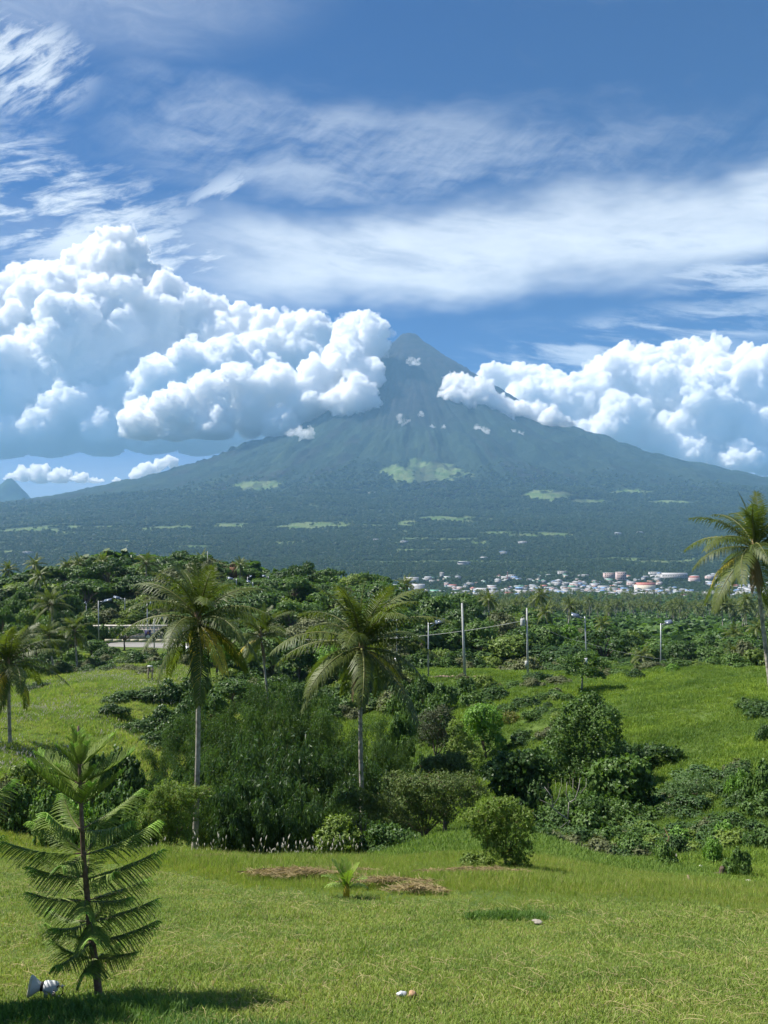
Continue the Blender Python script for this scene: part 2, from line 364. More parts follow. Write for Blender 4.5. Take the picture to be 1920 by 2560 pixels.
# lens shaped pastures on the lower slopes: pixel centre and half size of where each is seen
FIELD_SPOTS = [(1070, 1183, 100, 26), (1040, 1160, 22, 16), (640, 1215, 80, 11), (1350, 1238, 115, 17), (1460, 1254, 60, 8),
               (1560, 1230, 80, 6), (1680, 1256, 60, 6)]
def ground_material():
    m = bpy.data.materials.new('ground_cover'); m.use_nodes = True; q = NG(m.node_tree); q.n.clear()
    out = q.new('ShaderNodeOutputMaterial'); b = q.new('ShaderNodeBsdfPrincipled'); b.inputs['Roughness'].default_value = .95; b.inputs['Specular IOR Level'].default_value = .1
    geo = q.new('ShaderNodeNewGeometry'); P = geo.outputs['Position']; x, y, z = q.sep(P)[:3]
    at_ = q.new('ShaderNodeAttribute', attribute_name='cover'); r_, g_, b_ = q.sep(at_.outputs['Color'])[:3]
    n1 = q.noise(P, .9, 6, .65); n2 = q.noise(P, 14, 4, .7); n3 = q.noise(P, .12, 5, .6)
    near = q.mix(q.mapr(n1, .35, .68), (.052, .088, .019), (.095, .145, .032))
    near = q.mix(q.mapr(n2, .45, .72, 0, .5), near, (.15, .17, .055))
    near = q.mix(q.mapr(n3, .5, .7, 0, .45), near, (.055, .10, .02))
    # far forest: crowns as cells with gaps
    vf = q.voro(q.comb(x, y, 0.0), .085); nf = q.noise(P, .006, 6, .7)
    vf2 = q.voro(q.comb(x, y, 0.0), .03)
    forest = q.mix(q.mapr(q.add(vf, q.mul(vf2, .6)), .3, 1.1), (.024, .045, .030), (.012, .025, .019))
    forest = q.mix(q.mapr(nf, .4, .65, 0, .55), forest, (.022, .042, .022))
    forest = q.mix(q.mul(r_, .35), forest, (.046, .070, .036))
    field = q.mix(q.mapr(q.noise(P, .012, 5, .6), .35, .65), (.085, .145, .045), (.15, .185, .08))
    rock = q.mix(q.mapr(q.noise(P, .008, 7, .72), .35, .7), (.006, .007, .010), (.030, .028, .030))
    far = q.mix(g_, forest, field); far = q.mix(b_, far, rock)
    isfar = q.mapr(y, 260, 420)
    c = q.mix(isfar, near, far); q.l.new(c, b.inputs['Base Color'])
    bn = q.new('ShaderNodeBump'); bn.inputs['Strength'].default_value = .9; bn.inputs['Distance'].default_value = 1.0
    h = q.add(q.mul(q.mul(n2, .035), q.sub(1.0, isfar)), q.mul(q.mul(q.sub(1.0, vf), 9.0), q.mul(isfar, q.sub(1.0, b_))))
    q.l.new(h, bn.inputs['Height']); q.l.new(bn.outputs[0], b.inputs['Normal']); q.l.new(b.outputs[0], out.inputs[0])
    return m
MAT_GROUND = ground_material()
ground = build_ground()

# ------------------------------------------------------------------ a second mountain far off on the left
def far_mountain():
    D = 12000.0; cx_ = px(20, D); cz = zpix(1178, D)
    gx, gy = np.meshgrid(np.linspace(-4200, 4200, 120), np.linspace(-2200, 2200, 60))
    r = np.hypot(gx, gy*1.1); h = cz*np.exp(-(r/1000)**1.15)+(fbm(gx/500, gy/500, 91, 5)-.5)*420*np.exp(-r/2600)-150
    V = np.stack([gx.ravel()+cx_, gy.ravel()+D, np.maximum(h.ravel(), -150)], -1)
    i = (np.arange(59)[:, None]*120+np.arange(119)[None]).ravel()
    me = mesh_np('far_mountain', V, np.stack([i, i+1, i+121, i+120], -1), material('far_forest', (.03, .055, .03), .95, .1, .4, .004), smooth_=True)
    link('far_mountain', me, kind='structure')
far_mountain()

# ------------------------------------------------------------------ air
def haze():
    mb = MB(); mb.box((0, 6600, 1425), (40000, 15700, 3350)); m = bpy.data.materials.new('haze_air'); m.use_nodes = True
    q = NG(m.node_tree); q.n.clear(); out = q.new('ShaderNodeOutputMaterial'); v = q.new('ShaderNodeVolumePrincipled')
    v.inputs['Color'].default_value = (.33, .65, 1.0, 1); v.inputs["Density"].default_value = HAZE; v.inputs['Anisotropy'].default_value = 0.0
    q.l.new(v.outputs[0], out.inputs['Volume'])
    link('haze', mb.mesh('haze', m), kind='stuff')
HAZE = 5.3e-5
haze()
# ------------------------------------------------------------------ cumulus clouds: closed bodies of scattering droplets
def cloud_material(name, dens, g_=0.0):
    m = bpy.data.materials.new(name); m.use_nodes = True; q = NG(m.node_tree); q.n.clear()
    out = q.new('ShaderNodeOutputMaterial'); v = q.new('ShaderNodeVolumeScatter')
    v.inputs['Color'].default_value = (1.0, 1.0, 1.0, 1); v.inputs['Density'].default_value = dens; v.inputs['Anisotropy'].default_value = g_
    q.l.new(v.outputs[0], out.inputs['Volume']); return m
def cloud_nodes(voxel):
    t = bpy.data.node_groups.new('cloud_body', 'GeometryNodeTree')
    t.interface.new_socket('Geometry', in_out='INPUT', socket_type='NodeSocketGeometry')
    t.interface.new_socket('Geometry', in_out='OUTPUT', socket_type='NodeSocketGeometry')
    N = t.nodes; L = t.links; gi = N.new('NodeGroupInput'); go = N.new('NodeGroupOutput')
    mp = N.new('GeometryNodeMeshToPoints'); rad = N.new('GeometryNodeInputNamedAttribute'); rad.data_type = 'FLOAT'; rad.inputs[0].default_value = 'rad'
    L.new(gi.outputs[0], mp.inputs['Mesh']); L.new(rad.outputs['Attribute'], mp.inputs['Radius'])
    pv = N.new('GeometryNodePointsToVolume'); pv.resolution_mode = 'VOXEL_SIZE'
    L.new(mp.outputs[0], pv.inputs['Points']); pv.inputs['Voxel Size'].default_value = voxel; L.new(rad.outputs['Attribute'], pv.inputs['Radius'])
    vm = N.new('GeometryNodeVolumeToMesh'); vm.resolution_mode = 'GRID'; L.new(pv.outputs[0], vm.inputs['Volume']); vm.inputs['Threshold'].default_value = .1
    L.new(vm.outputs[0], go.inputs[0]); return t
def cloud(label, D, puffs, voxel, mat, base=None, seed=1, depth=1.0, kids=(26, 12, 7), name='cloud', rough=1.0, slope=.55, fringe=None):
    """puffs: (px, py, radius in px[, extra distance in radii]) seen from the camera, at distance D"""
    r_ = np.random.default_rng(seed); P = []; R = []
    k = D/F
    for p in puffs:
        r = p[2]*k; y = D+(p[3] if len(p) > 3 else r_.uniform(-1, 1)*depth)*r
        if len(p) < 4: y -= (p[1]-700)*k*slope
        P.append(((p[0]-960)*k*y/D, y, (HY-p[1])*k*y/D)); R.append(r*y/D)
    P = np.array(P); R = np.array(R); lv = [(P, R)]
    for n, f0, f1 in ((kids[0], .26, .50), (kids[1], .26, .48), (kids[2], .28, .5)):
        p0, r0 = lv[-1]; v = r_.normal(size=(len(p0), n, 3)); v /= np.linalg.norm(v, axis=2, keepdims=True)
        v[..., 2] = np.where(v[..., 2] < -.25, -v[..., 2], v[..., 2])
        f = r_.uniform(f0, f1, (len(p0), n))
        c = p0[:, None]+v*(r0[:, None]*r_.uniform(.72, 1.0, (len(p0), n)))[..., None]
        lv.append((c.reshape(-1, 3), (f*r0[:, None]).ravel()))
    P = np.vstack([a for a, b in lv]); R = np.concatenate([b for a, b in lv])
    keep = R > voxel*1.1; P = P[keep]; R = R[keep]
    me = bpy.data.meshes.new('points'); me.vertices.add(len(P)); me.vertices.foreach_set('co', P.astype(np.float32).ravel())
    a = me.attributes.new('rad', 'FLOAT', 'POINT'); a.data.foreach_set('value', R.astype(np.float32))
    tmp = link('tmp', me); md = tmp.modifiers.new('n', 'NODES'); md.node_group = cloud_nodes(voxel)
    dg = bpy.context.evaluated_depsgraph_get(); ev = tmp.evaluated_get(dg); m2 = ev.to_mesh()
    nv = len(m2.vertices); V = np.empty(nv*3, np.float32); m2.vertices.foreach_get('co', V); V = V.reshape(-1, 3).astype(float)
    np_ = len(m2.polygons); nl = len(m2.loops); li = np.empty(nl, np.int32); m2.loops.foreach_get('vertex_index', li)
    ls = np.empty(np_, np.int32); m2.polygons.foreach_get('loop_start', ls); lt = np.empty(np_, np.int32); m2.polygons.foreach_get('loop_total', lt)
    nrm = np.empty(nv*3, np.float32); m2.vertices.foreach_get('normal', nrm); nrm = nrm.reshape(-1, 3)
    Fs = []
    for c_ in (4, 3):
        s_ = ls[lt == c_]
        if len(s_): Fs.append(li[s_[:, None]+np.arange(c_)])
    ev.to_mesh_clear(); bpy.data.objects.remove(tmp)
    # billows and ragged small relief
    from mathutils import noise as mn
    amp = voxel*3.3*rough; s = 1/(voxel*8)
    dsp = np.array([mn.fractal(Vector(v)*s, .50, 2.3, 5) for v in V]); V0 = V
    V = V+nrm*(dsp*amp)[:, None]
    fr = np.array([mn.turbulence(Vector(v)*s*.8, 3, False, amplitude_scale=.6, frequency_scale=2.2) for v in V0]); V2 = V+nrm*((fr*3.8-1.1)*voxel*1.8)[:, None]
    if base is not None:
        zb = (HY-base)*k; V[:, 2] = np.where(V[:, 2] < zb, zb+(V[:, 2]-zb)*.34, V[:, 2]); V2[:, 2] = np.where(V2[:, 2] < zb, zb+(V2[:, 2]-zb)*.34, V2[:, 2])
    c0 = V.mean(0)
    me = mesh_np(name, V-c0, Fs, mat, smooth_=True)
    o = thing(name, label, 'cloud', Vector(c0), group='cumulus clouds around the volcano', mesh=me)
    if fringe: link('cloud_fringe', mesh_np('cloud_fringe', V2-c0, Fs, fringe, smooth_=True), o)
    print('cloud', len(V), round(time.time()-T0, 1)); return o
VO_FAR = cloud_material('cloud_droplets_far', .016); VO_NEAR = cloud_material('cloud_droplets_near', .026)
VO_FRF = cloud_material('cloud_fringe_far', .0032); VO_FRN = cloud_material('cloud_fringe_near', .0055)
VO_THIN = cloud_material('cloud_droplets_thin', .012)
# tall towering bank on the left, far behind
cloud('towering bright white cumulus bank left of the summit', 19000, [
 (290, 640, 55), (20, 850, 40, -3), (60, 905, 48, -4), (130, 950, 52, -4.4), (40, 990, 48, -5.5), (215, 935, 44, -4.6), (180, 1020, 52, -6), (300, 1000, 46, -5.6), (100, 1075, 44, -7.5), (255, 1080, 44, -7.6), (340, 930, 36, -5), (120, 860, 34, -4), (-60, 960, 60, -4.5), (20, 1090, 40, -8), (180, 740, 40, -2.5), (100, 800, 44, -2.8), (250, 830, 44, -3.6), (330, 820, 36, -3.4), (265, 700, 80), (330, 740, 75), (230, 760, 80), (120, 730, 60), (60, 760, 60), (20, 800, 70), (160, 800, 90), (90, 860, 100), (200, 880, 110), (300, 850, 110),
 (380, 740, 60), (430, 790, 70), (480, 830, 75), (390, 860, 110), (490, 910, 100), (540, 850, 50), (330, 960, 120), (180, 980, 120), (60, 980, 110), (460, 1000, 110), (-60, 900, 110), (-180, 880, 130), (-320, 900, 130),
 (600, 880, 60), (600, 820, 42), (650, 830, 45), (700, 850, 50), (740, 830, 40), (690, 910, 80), (790, 870, 60), (600, 960, 90), (800, 930, 70),
 (100, 1060, 70), (230, 1070, 70), (360, 1070, 70), (480, 1070, 65), (590, 1060, 65), (250, 1110, 60), (380, 1110, 60), (500, 1110, 55), (610, 1100, 50), (120, 1120, 60), (0, 1110, 70), (680, 1080, 50), (-80, 1040, 90), (-220, 1040, 90)], 26, VO_FAR, base=1150, seed=3, fringe=VO_FRF)
cloud('broad heap of cumulus right of the volcano reaching the frame edge', 18500, [
 (1240, 950, 36), (1680, 960, 30, -3), (1800, 1000, 44, -4), (1740, 1060, 40, -5.5), (1870, 1080, 46, -5.5), (1600, 1040, 36, -5), (1640, 1100, 30, -6.5), (1860, 1150, 36, -7.5), (1500, 1050, 32, -4.5), (1290, 960, 42), (1340, 965, 38), (1385, 970, 36), (1430, 990, 45), (1500, 1000, 60), (1420, 1040, 60), (1320, 1020, 55), (1530, 940, 45), (1555, 890, 28), (1610, 880, 20), (1615, 915, 38), (1580, 960, 60),
 (1690, 910, 45), (1730, 900, 40), (1740, 950, 75), (1660, 990, 80), (1800, 960, 60), (1870, 940, 55), (1920, 930, 55), (1860, 1010, 90), (1750, 1050, 80), (1640, 1070, 70), (1550, 1060, 60), (1900, 1100, 80), (1800, 1130, 60), (1480, 1110, 50), (1560, 1120, 50), (1640, 1130, 50), (1720, 1140, 50), (1780, 1170, 40), (1860, 1170, 50), (1940, 1170, 60), (1420, 1080, 45), (1680, 1100, 50), (2000, 960, 90), (2080, 1040, 100), (2200, 1000, 120)], 26, VO_FAR, base=1195, seed=5, fringe=VO_FRF)
cloud('white cumulus hiding the left shoulder of the summit', 9900, [
 (921, 800, 19), (886, 815, 26), (946, 825, 26), (866, 850, 36), (921, 870, 41), (856, 910, 49), (796, 960, 49), (906, 950, 47), (876, 1010, 54), (766, 1010, 54), (696, 970, 45),
 (646, 980, 41), (586, 960, 41), (526, 990, 45), (626, 1040, 54), (536, 1070, 49), (446, 1030, 54), (706, 1070, 45), (356, 1060, 54), (436, 1090, 36), (866, 1065, 34)], 15, VO_NEAR, base=1115, seed=8, fringe=VO_FRN, slope=.45, kids=(28, 11, 5))
cloud('white puffy cloud crossing the right flank below the summit', 9500, [
 (1145, 972, 32), (1132, 1000, 28), (1185, 985, 36), (1165, 1030, 34), (1215, 1010, 36), (1255, 1030, 34), (1295, 1040, 32), (1335, 1045, 30), (1375, 1055, 26), (1190, 1048, 24), (1260, 1052, 22), (1415, 1068, 20)], 13, VO_NEAR, base=1078, seed=9, fringe=VO_FRN, slope=.3, kids=(22, 11, 6))
cloud('low line of small cumulus under the grey cloud base at the left', 27000, [(60, 1190, 18), (100, 1195, 24), (150, 1200, 22), (200, 1205, 18), (240, 1212, 14), (30, 1200, 14), (400, 1165, 16), (370, 1178, 18), (340, 1190, 14), (430, 1158, 14), (290, 1205, 8)], 34, VO_FAR, base=1225, seed=15)
for i, (p, y_, w_, h_, lab) in enumerate([(1000, 1086, 20, 9, 'small detached puff low on the front of the volcano'), (1100, 1076, 22, 7, 'flat little cloud shred right of the lowest puff'), (1292, 1090, 14, 9, 'small lone puff over the right flank'), (1200, 1078, 18, 10, 'little puff hanging below the right cloud'),
                                          (1030, 905, 12, 9, 'thin shred of cloud drifting across the summit cone'), (750, 1085, 18, 12, 'small puff at the lower edge of the left cloud'), (1010, 1055, 12, 8, 'wispy shred above the lowest puff'), (1055, 1035, 12, 5, 'faint flat shred on the middle of the cone')]):
    r_ = random.Random(i); cloud(lab, 8300, [(p+r_.uniform(-1, 1)*w_, y_+r_.uniform(-.5, .5)*h_, h_*r_.uniform(.5, 1.0), 0) for _ in range(6)], 9, VO_THIN, seed=20+i, kids=(14, 8, 3), rough=2.0)
# ------------------------------------------------------------------ plant materials
GAIN = 1.95
def leaf_material(name, dark, light, rough=.5, trans=.35, spec=.35, nscale=.6, old=None, oldf=.0, world=None):
    m = bpy.data.materials.new(name); m.use_nodes = True; q = NG(m.node_tree); q.n.clear()
    out = q.new('ShaderNodeOutputMaterial'); b = q.new('ShaderNodeBsdfPrincipled'); b.inputs['Roughness'].default_value = rough; b.inputs['Specular IOR Level'].default_value = spec
    geo = q.new('ShaderNodeNewGeometry'); oi = q.new('ShaderNodeObjectInfo'); tc_ = q.new('ShaderNodeTexCoord')
    f = q.add(q.mul(geo.outputs['Random Per Island'], .55), q.mul(oi.outputs['Random'], .35))
    f = q.add(f, q.mul(q.sub(q.noise(tc_.outputs['Object'], nscale, 2, .5), .4), .9)); dark = tuple(c*GAIN for c in dark); light = tuple(c*GAIN for c in light)
    c = q.mix(q.mapr(f, .05, .95, smooth=False), dark, light)
    if old is not None: c = q.mix(q.mapr(geo.outputs['Random Per Island'], 1-oldf-.02, 1-oldf), c, old)
    if world is not None:      # broad patches over the ground: (scale, colour multiplier of the patches)
        wn = q.noise(geo.outputs['Position'], world[0], 5, .62); c = q.mix(q.mapr(wn, .44, .62), c, world[1], 'MULTIPLY'); wn2 = q.noise(geo.outputs['Position'], world[0]*3.7, 3, .6); c = q.mix(q.mapr(wn2, .5, .68, 0, .7), c, (.62, .72, .62), 'MULTIPLY')
    q.l.new(c, b.inputs['Base Color'])
    tr = q.new('ShaderNodeBsdfTranslucent'); q.l.new(q.mix(1.0, c, (1.25, 1.35, .55), 'MULTIPLY'), tr.inputs[0])
    mx = q.new('ShaderNodeMixShader'); mx.inputs[0].default_value = trans
    q.l.new(b.outputs[0], mx.inputs[1]); q.l.new(tr.outputs[0], mx.inputs[2]); q.l.new(mx.outputs[0], out.inputs[0])
    return m
M_BARK = material('grey_brown_bark', (.16, .13, .10), .9, .15, .35, 6, .4)
M_DEAD = material('bleached_dead_wood', (.30, .28, .25), .85, .2, .25, 8, .3)
M_LEAF = [leaf_material('leaf_dark_glossy', (.018, .040, .012), (.050, .090, .022)),
          leaf_material('leaf_mid_green', (.028, .058, .014), (.075, .125, .028)),
          leaf_material('leaf_yellow_green', (.050, .085, .016), (.13, .17, .035)),
          leaf_material('leaf_olive_dusty', (.045, .058, .026), (.11, .12, .055), .65, .25),
          leaf_material('leaf_bright_green', (.045, .095, .014), (.11, .20, .03)),
          leaf_material('leaf_bluish_green', (.024, .050, .016), (.065, .110, .034))]
M_BAMBOO = leaf_material('bamboo_leaf', (.013, .030, .009), (.046, .084, .026), .5, .35, .45, .35)
M_CULM = material('bamboo_culm', (.10, .13, .035), .5, .3, .3, 3)
M_SHRUBY = leaf_material('shrub_leaf_yellowish', (.042, .078, .014), (.115, .155, .036), .55, .4, .3, .9, (.16, .12, .05), .03)
M_SHRUBO = leaf_material('shrub_leaf_olive', (.028, .050, .013), (.078, .105, .032), .6, .3, .3, .9, (.12, .09, .05), .04)
M_FROND = leaf_material('palm_leaflet', (.022, .036, .008), (.070, .088, .018), .5, .38, .3, .5)
M_FRONDY = leaf_material('palm_leaflet_yellowing', (.16, .15, .02), (.34, .25, .035), .5, .4, .3, .5)
M_FRONDD = leaf_material('palm_leaflet_dead', (.09, .06, .035), (.20, .14, .085), .8, .15, .2, .5)
M_RACHIS = material('palm_rachis', (.13, .14, .04), .5, .3, .2, 4)
M_PTRUNK = material('palm_trunk_grey', (.34, .31, .27), .9, .15, .45, 3.0, .5)
M_NUT = material('green_coconut', (.10, .12, .03), .5, .4, .35, 9)
M_GR_LAWN = leaf_material('lawn_blade', (.055, .093, .015), (.138, .178, .038), .6, .35, .25, .35, (.30, .27, .12), .09, (.45, (1.2, 1.1, 1.15)))
M_GR_LONG = leaf_material('long_grass_blade', (.062, .10, .016), (.148, .188, .038), .6, .4, .25, .25, (.34, .30, .14), .08, (.5, (1.16, 1.08, 1.1)))
M_GR_HILL = leaf_material('hill_grass_blade', (.040, .078, .013), (.095, .14, .026), .65, .35, .2, .08, (.26, .25, .12), .04, (.10, (1.5, 1.35, 1.1)))
M_GR_SUNTINT = leaf_material('sun_tinted_grass_blade', (.070, .115, .020), (.155, .20, .05), .65, .4, .2, .10, (.34, .32, .18), .10, (.12, (1.35, 1.2, 1.3)))  # paler kind of grass, with the slope's sun-facing brightness put into the colour
M_STRAW = leaf_material('dry_straw', (.10, .075, .035), (.19, .15, .08), .8, .2, .2)
M_LSTRAW = leaf_material('loose_straw_pale', (.22, .18, .09), (.38, .31, .17), .8, .2, .2)
M_PLUME = material('white_seed_plume', (.62, .58, .50), .9, .1, .15, 10, trans=.3)
M_NEEDLE = leaf_material('pine_needle', (.055, .095, .017), (.14, .19, .034), .5, .3, .35, 2.5)
M_NEEDLET = leaf_material('pine_needle_young', (.10, .18, .03), (.20, .30, .05), .5, .35, .35, 2.5)
M_PBARK = material('pine_bark', (.17, .12, .095), .9, .15, .3, 30, .4)

LM = [(60, 'at the left frame edge'), (150, 'beyond the leftmost palm'), (240, 'left of the road bend'), (330, 'behind the road bend'), (420, 'left of the near palm'), (560, 'behind the near palm'), (650, 'at the leaning palm'), (760, 'between the two palms'), (860, 'left behind the middle palm'), (960, 'right behind the middle palm'), (1050, 'at the first lamp post'), (1120, 'at the second lamp post'),
      (1220, 'at the bare pole'), (1290, 'left of the transformer'), (1380, 'right of the transformer'), (1470, 'above the vine-covered tree'), (1560, 'right of the vine-covered tree'), (1640, 'left of the last lamp'), (1740, 'right of the last lamp'), (1840, 'left of the right palm'), (9999, 'at the right frame edge')]
def lm(p): return next(t for q, t in LM if p < q)
def unit(v): return v/np.maximum(np.linalg.norm(v, axis=-1, keepdims=True), 1e-9)
def leaf_quads(P, N, L, W, r_, droop=0.0, tilt=.5):
    """one folded kite per leaf"""
    n = len(P); rnd = r_.normal(size=(n, 3)); N = unit(N+r_.normal(size=(n, 3))*tilt)
    A = unit(np.cross(N, rnd)); A[:, 2] -= droop; A = unit(A); B = unit(np.cross(N, A)); L = np.broadcast_to(L, (n,))[:, None]; W = np.broadcast_to(W, (n,))[:, None]
    V = np.stack([P-A*L*.5, P+B*W*.5+N*W*.12-A*L*.05, P+A*L*.5, P-B*W*.5+N*W*.12-A*L*.05], 1).reshape(-1, 3)
    return V, np.arange(n*4).reshape(-1, 4)
def crown_points(lumps, n, r_, shell=.75):
    """points on lumpy shells: lumps rows x,y,z,rx,rz"""
    lumps = np.asarray(lumps, float); w = lumps[:, 3]**2; idx = r_.choice(len(lumps), n, p=w/w.sum())
    v = unit(r_.normal(size=(n, 3))); v[:, 2] = np.where(v[:, 2] < -.35, -v[:, 2], v[:, 2])
    rr = shell+(1-shell)*r_.random(n)**.5*1.15
    rr = rr*(1+.22*np.sin(v[:, 0]*5+idx)*np.sin(v[:, 1]*6+idx*2)*np.cos(v[:, 2]*5))
    s = lumps[idx]; P = s[:, :3]+v*np.stack([s[:, 3], s[:, 3], s[:, 4]], -1)*rr[:, None]
    # drop leaves buried deep inside other lumps
    q = np.min([np.linalg.norm((P-l[:3])/np.array([l[3], l[3], l[4]]), axis=1) for l in lumps], axis=0)
    k = q > .55; P, v, s = P[k], v[k], s[k]
    # sprigs that stick out of the outline
    m = len(P)//9; i = r_.choice(len(P), m); per = 9; t = np.tile(np.linspace(.1, 1, per), m)[:, None]; base = np.repeat(P[i], per, 0); dr = np.repeat(unit(v[i]+r_.normal(size=(m, 3))*.35+np.array([0, 0, .25])), per, 0)
    P2 = base+dr*t*np.repeat(s[i][:, 3:4]*r_.uniform(.15, .42, (m, 1)), per, 0)+r_.normal(size=base.shape)*.045*np.repeat(s[i][:, 3:4], per, 0)
    keep = r_.random(len(P)) > .35
    P = np.vstack([P[keep], P2]); v = np.vstack([v[keep], dr*.6+np.repeat(v[i], per, 0)*.4])
    return P, unit(v*np.array([1, 1, 1.2]))
def branch_tubes(mb, lumps, h0, r_, r0=.16, n=6, start=(0, 0, 0)):
    """trunk to h0 then a limb to every lump"""
    lumps = np.asarray(lumps, float); s = np.array(start, float); c = lumps[:, :3].mean(0)
    top = np.array([c[0]*.35, c[1]*.35, h0]); P = [s+(top-s)*t+np.array([math.sin(t*5), math.cos(t*4)-1, 0])*r0*.5 for t in np.linspace(0, 1, 5)]
    mb.tube(P, np.linspace(r0*1.25, r0*.75, 5), n)
    for l in lumps[:14]:
        e = l[:3]+np.array([0, 0, l[4]*.1]); m1 = top*.6+e*.4+r_.normal(size=3)*l[3]*.12; m1[2] = top[2]*.45+e[2]*.55
        mb.tube([P[-1], (P[-1]+m1)/2, m1, e], [r0*.6, r0*.5, r0*.35, r0*.12], 5, cap=False)
def make_lumps(kind, r_, n=9):
    L = []
    if kind == 'round':
        for i in range(n):
            a = r_.uniform(0, 6.28); z = r_.uniform(-.35, .75); q = math.sqrt(max(.05, 1-z*z))*r_.uniform(.42, .66)
            L.append((math.cos(a)*q, math.sin(a)*q, z*.75, r_.uniform(.30, .5), r_.uniform(.26, .42)))
        L.append((0, 0, .08, .74, .68))
    elif kind == 'umbrella':
        for i in range(n+3):
            a = r_.uniform(0, 6.28); q = r_.uniform(.3, .95)
            L.append((math.cos(a)*q, math.sin(a)*q, .35-.3*q*q+r_.uniform(-.15, .2), r_.uniform(.25, .4), r_.uniform(.13, .22)))
    elif kind == 'tall':
        for i in range(n+3):
            z = r_.uniform(-1.0, 1.0); q = .55*(1-.45*abs(z+.1)); a = r_.uniform(0, 6.28)
            L.append((math.cos(a)*q, math.sin(a)*q, z*1.05, r_.uniform(.26, .42), r_.uniform(.28, .45)))
    elif kind == 'bush':
        for i in range(n+2):
            a = r_.uniform(0, 6.28); q = r_.uniform(.1, .9)
            L.append((math.cos(a)*q, math.sin(a)*q, -.55+(1-q)*.7*r_.uniform(.6, 1.2), r_.uniform(.28, .42), r_.uniform(.28, .48)))
    return L
# broadleaf trees in unit size: crown radius 1, crown centre at z = 1.35, base at z = 0
def tree_meshes(kind, seed, nleaf, leaf, mat, wide=1.15):
    r_ = np.random.default_rng(seed); zc_ = {'round': 1.35, 'umbrella': 1.55, 'tall': 1.55, 'bush': .62}[kind]
    lp = [(a, b, c+zc_, d, e) for a, b, c, d, e in make_lumps(kind, r_)]
    P, N = crown_points(lp, int(nleaf*1.4), r_); L = leaf*.78*r_.uniform(.6, 1.35, len(P)); V, Fq = leaf_quads(P, N, L, L*.6*wide, r_, .25, .30)
    cm = mesh_np('crown', V, Fq, mat)
    mb = MB(); branch_tubes(mb, lp, {'round': .75, 'umbrella': .9, 'tall': .5, 'bush': .12}[kind], r_, {'bush': .03}.get(kind, .06))
    return cm, mb.mesh('trunk', M_BARK, True)
TREES = {}
for i_, (nm, kind, nl, lf, mi) in enumerate([('dark', 'round', 2600, .15, 0), ('dark2', 'round', 2600, .14, 0), ('mid', 'round', 2600, .15, 1), ('mid2', 'round', 2800, .13, 1), ('yellow', 'round', 2400, .15, 2), ('umb', 'umbrella', 2600, .13, 1),
     ('umbdark', 'umbrella', 2600, .13, 0), ('tall', 'tall', 3000, .14, 1), ('talldark', 'tall', 3000, .14, 5), ('olive', 'round', 2400, .14, 3), ('bright', 'round', 2800, .13, 4), ('bushmid', 'bush', 2200, .14, 1), ('bushdark', 'bush', 2400, .14, 0),
     ('bushyel', 'bush', 2200, .14, 2), ('busholive', 'bush', 2200, .13, 3), ('bushbright', 'bush', 2200, .14, 4), ('bushblue', 'bush', 2200, .14, 5)]):
    TREES[nm] = tree_meshes(kind, 100+i_, nl, lf, M_LEAF[mi])
DESC = {'dark': 'dense dark green round-crowned tree', 'dark2': 'dark glossy broadleaf tree', 'mid': 'mid green round tree', 'mid2': 'fine-leaved mid green tree', 'yellow': 'yellowish green round tree', 'umb': 'flat-topped spreading green tree',
        'umbdark': 'flat-topped dark green tree', 'tall': 'tall narrow green tree', 'talldark': 'tall bluish green tree', 'olive': 'dusty olive green tree', 'bright': 'bright green fine-leaved tree', 'bushmid': 'low mid green bush', 'bushdark': 'low dark green bush',
        'bushyel': 'low yellow-green bush', 'busholive': 'low olive green bush', 'bushbright': 'low bright green bush', 'bushblue': 'low bluish green bush'}
def put_tree(kind, p, d, top=None, rad=None, where='', group=None, h=None, name=None, label=None, z0=None, sq=1.0):
    """tree standing at image column p, distance d, its top seen at row `top`"""
    b = spot(p, d, .15)
    if z0 is not None: b.z = z0
    H = h if h else max(1.2, zpix(top, d)-b.z)
    zt = {'umb': 1.95, 'umbdark': 1.95, 'tall': 2.85, 'talldark': 2.85}.get(kind, 2.3 if not kind.startswith('bush') else 1.12)
    r_ = rad/F*d if rad else H/zt
    bush = kind.startswith('bush')
    lab = label or (DESC[kind]+' '+where+(' '+lm(p) if group else ''))
    o = thing(name or ('bush' if bush else 'tree'), lab, 'bush' if bush else 'tree', b, group, (0, 0, random.uniform(0, 6.28)), (r_, r_*sq, H/zt))
    c, t = TREES[kind]
    link('crown', c, o); link('trunk', t, o)
    return o

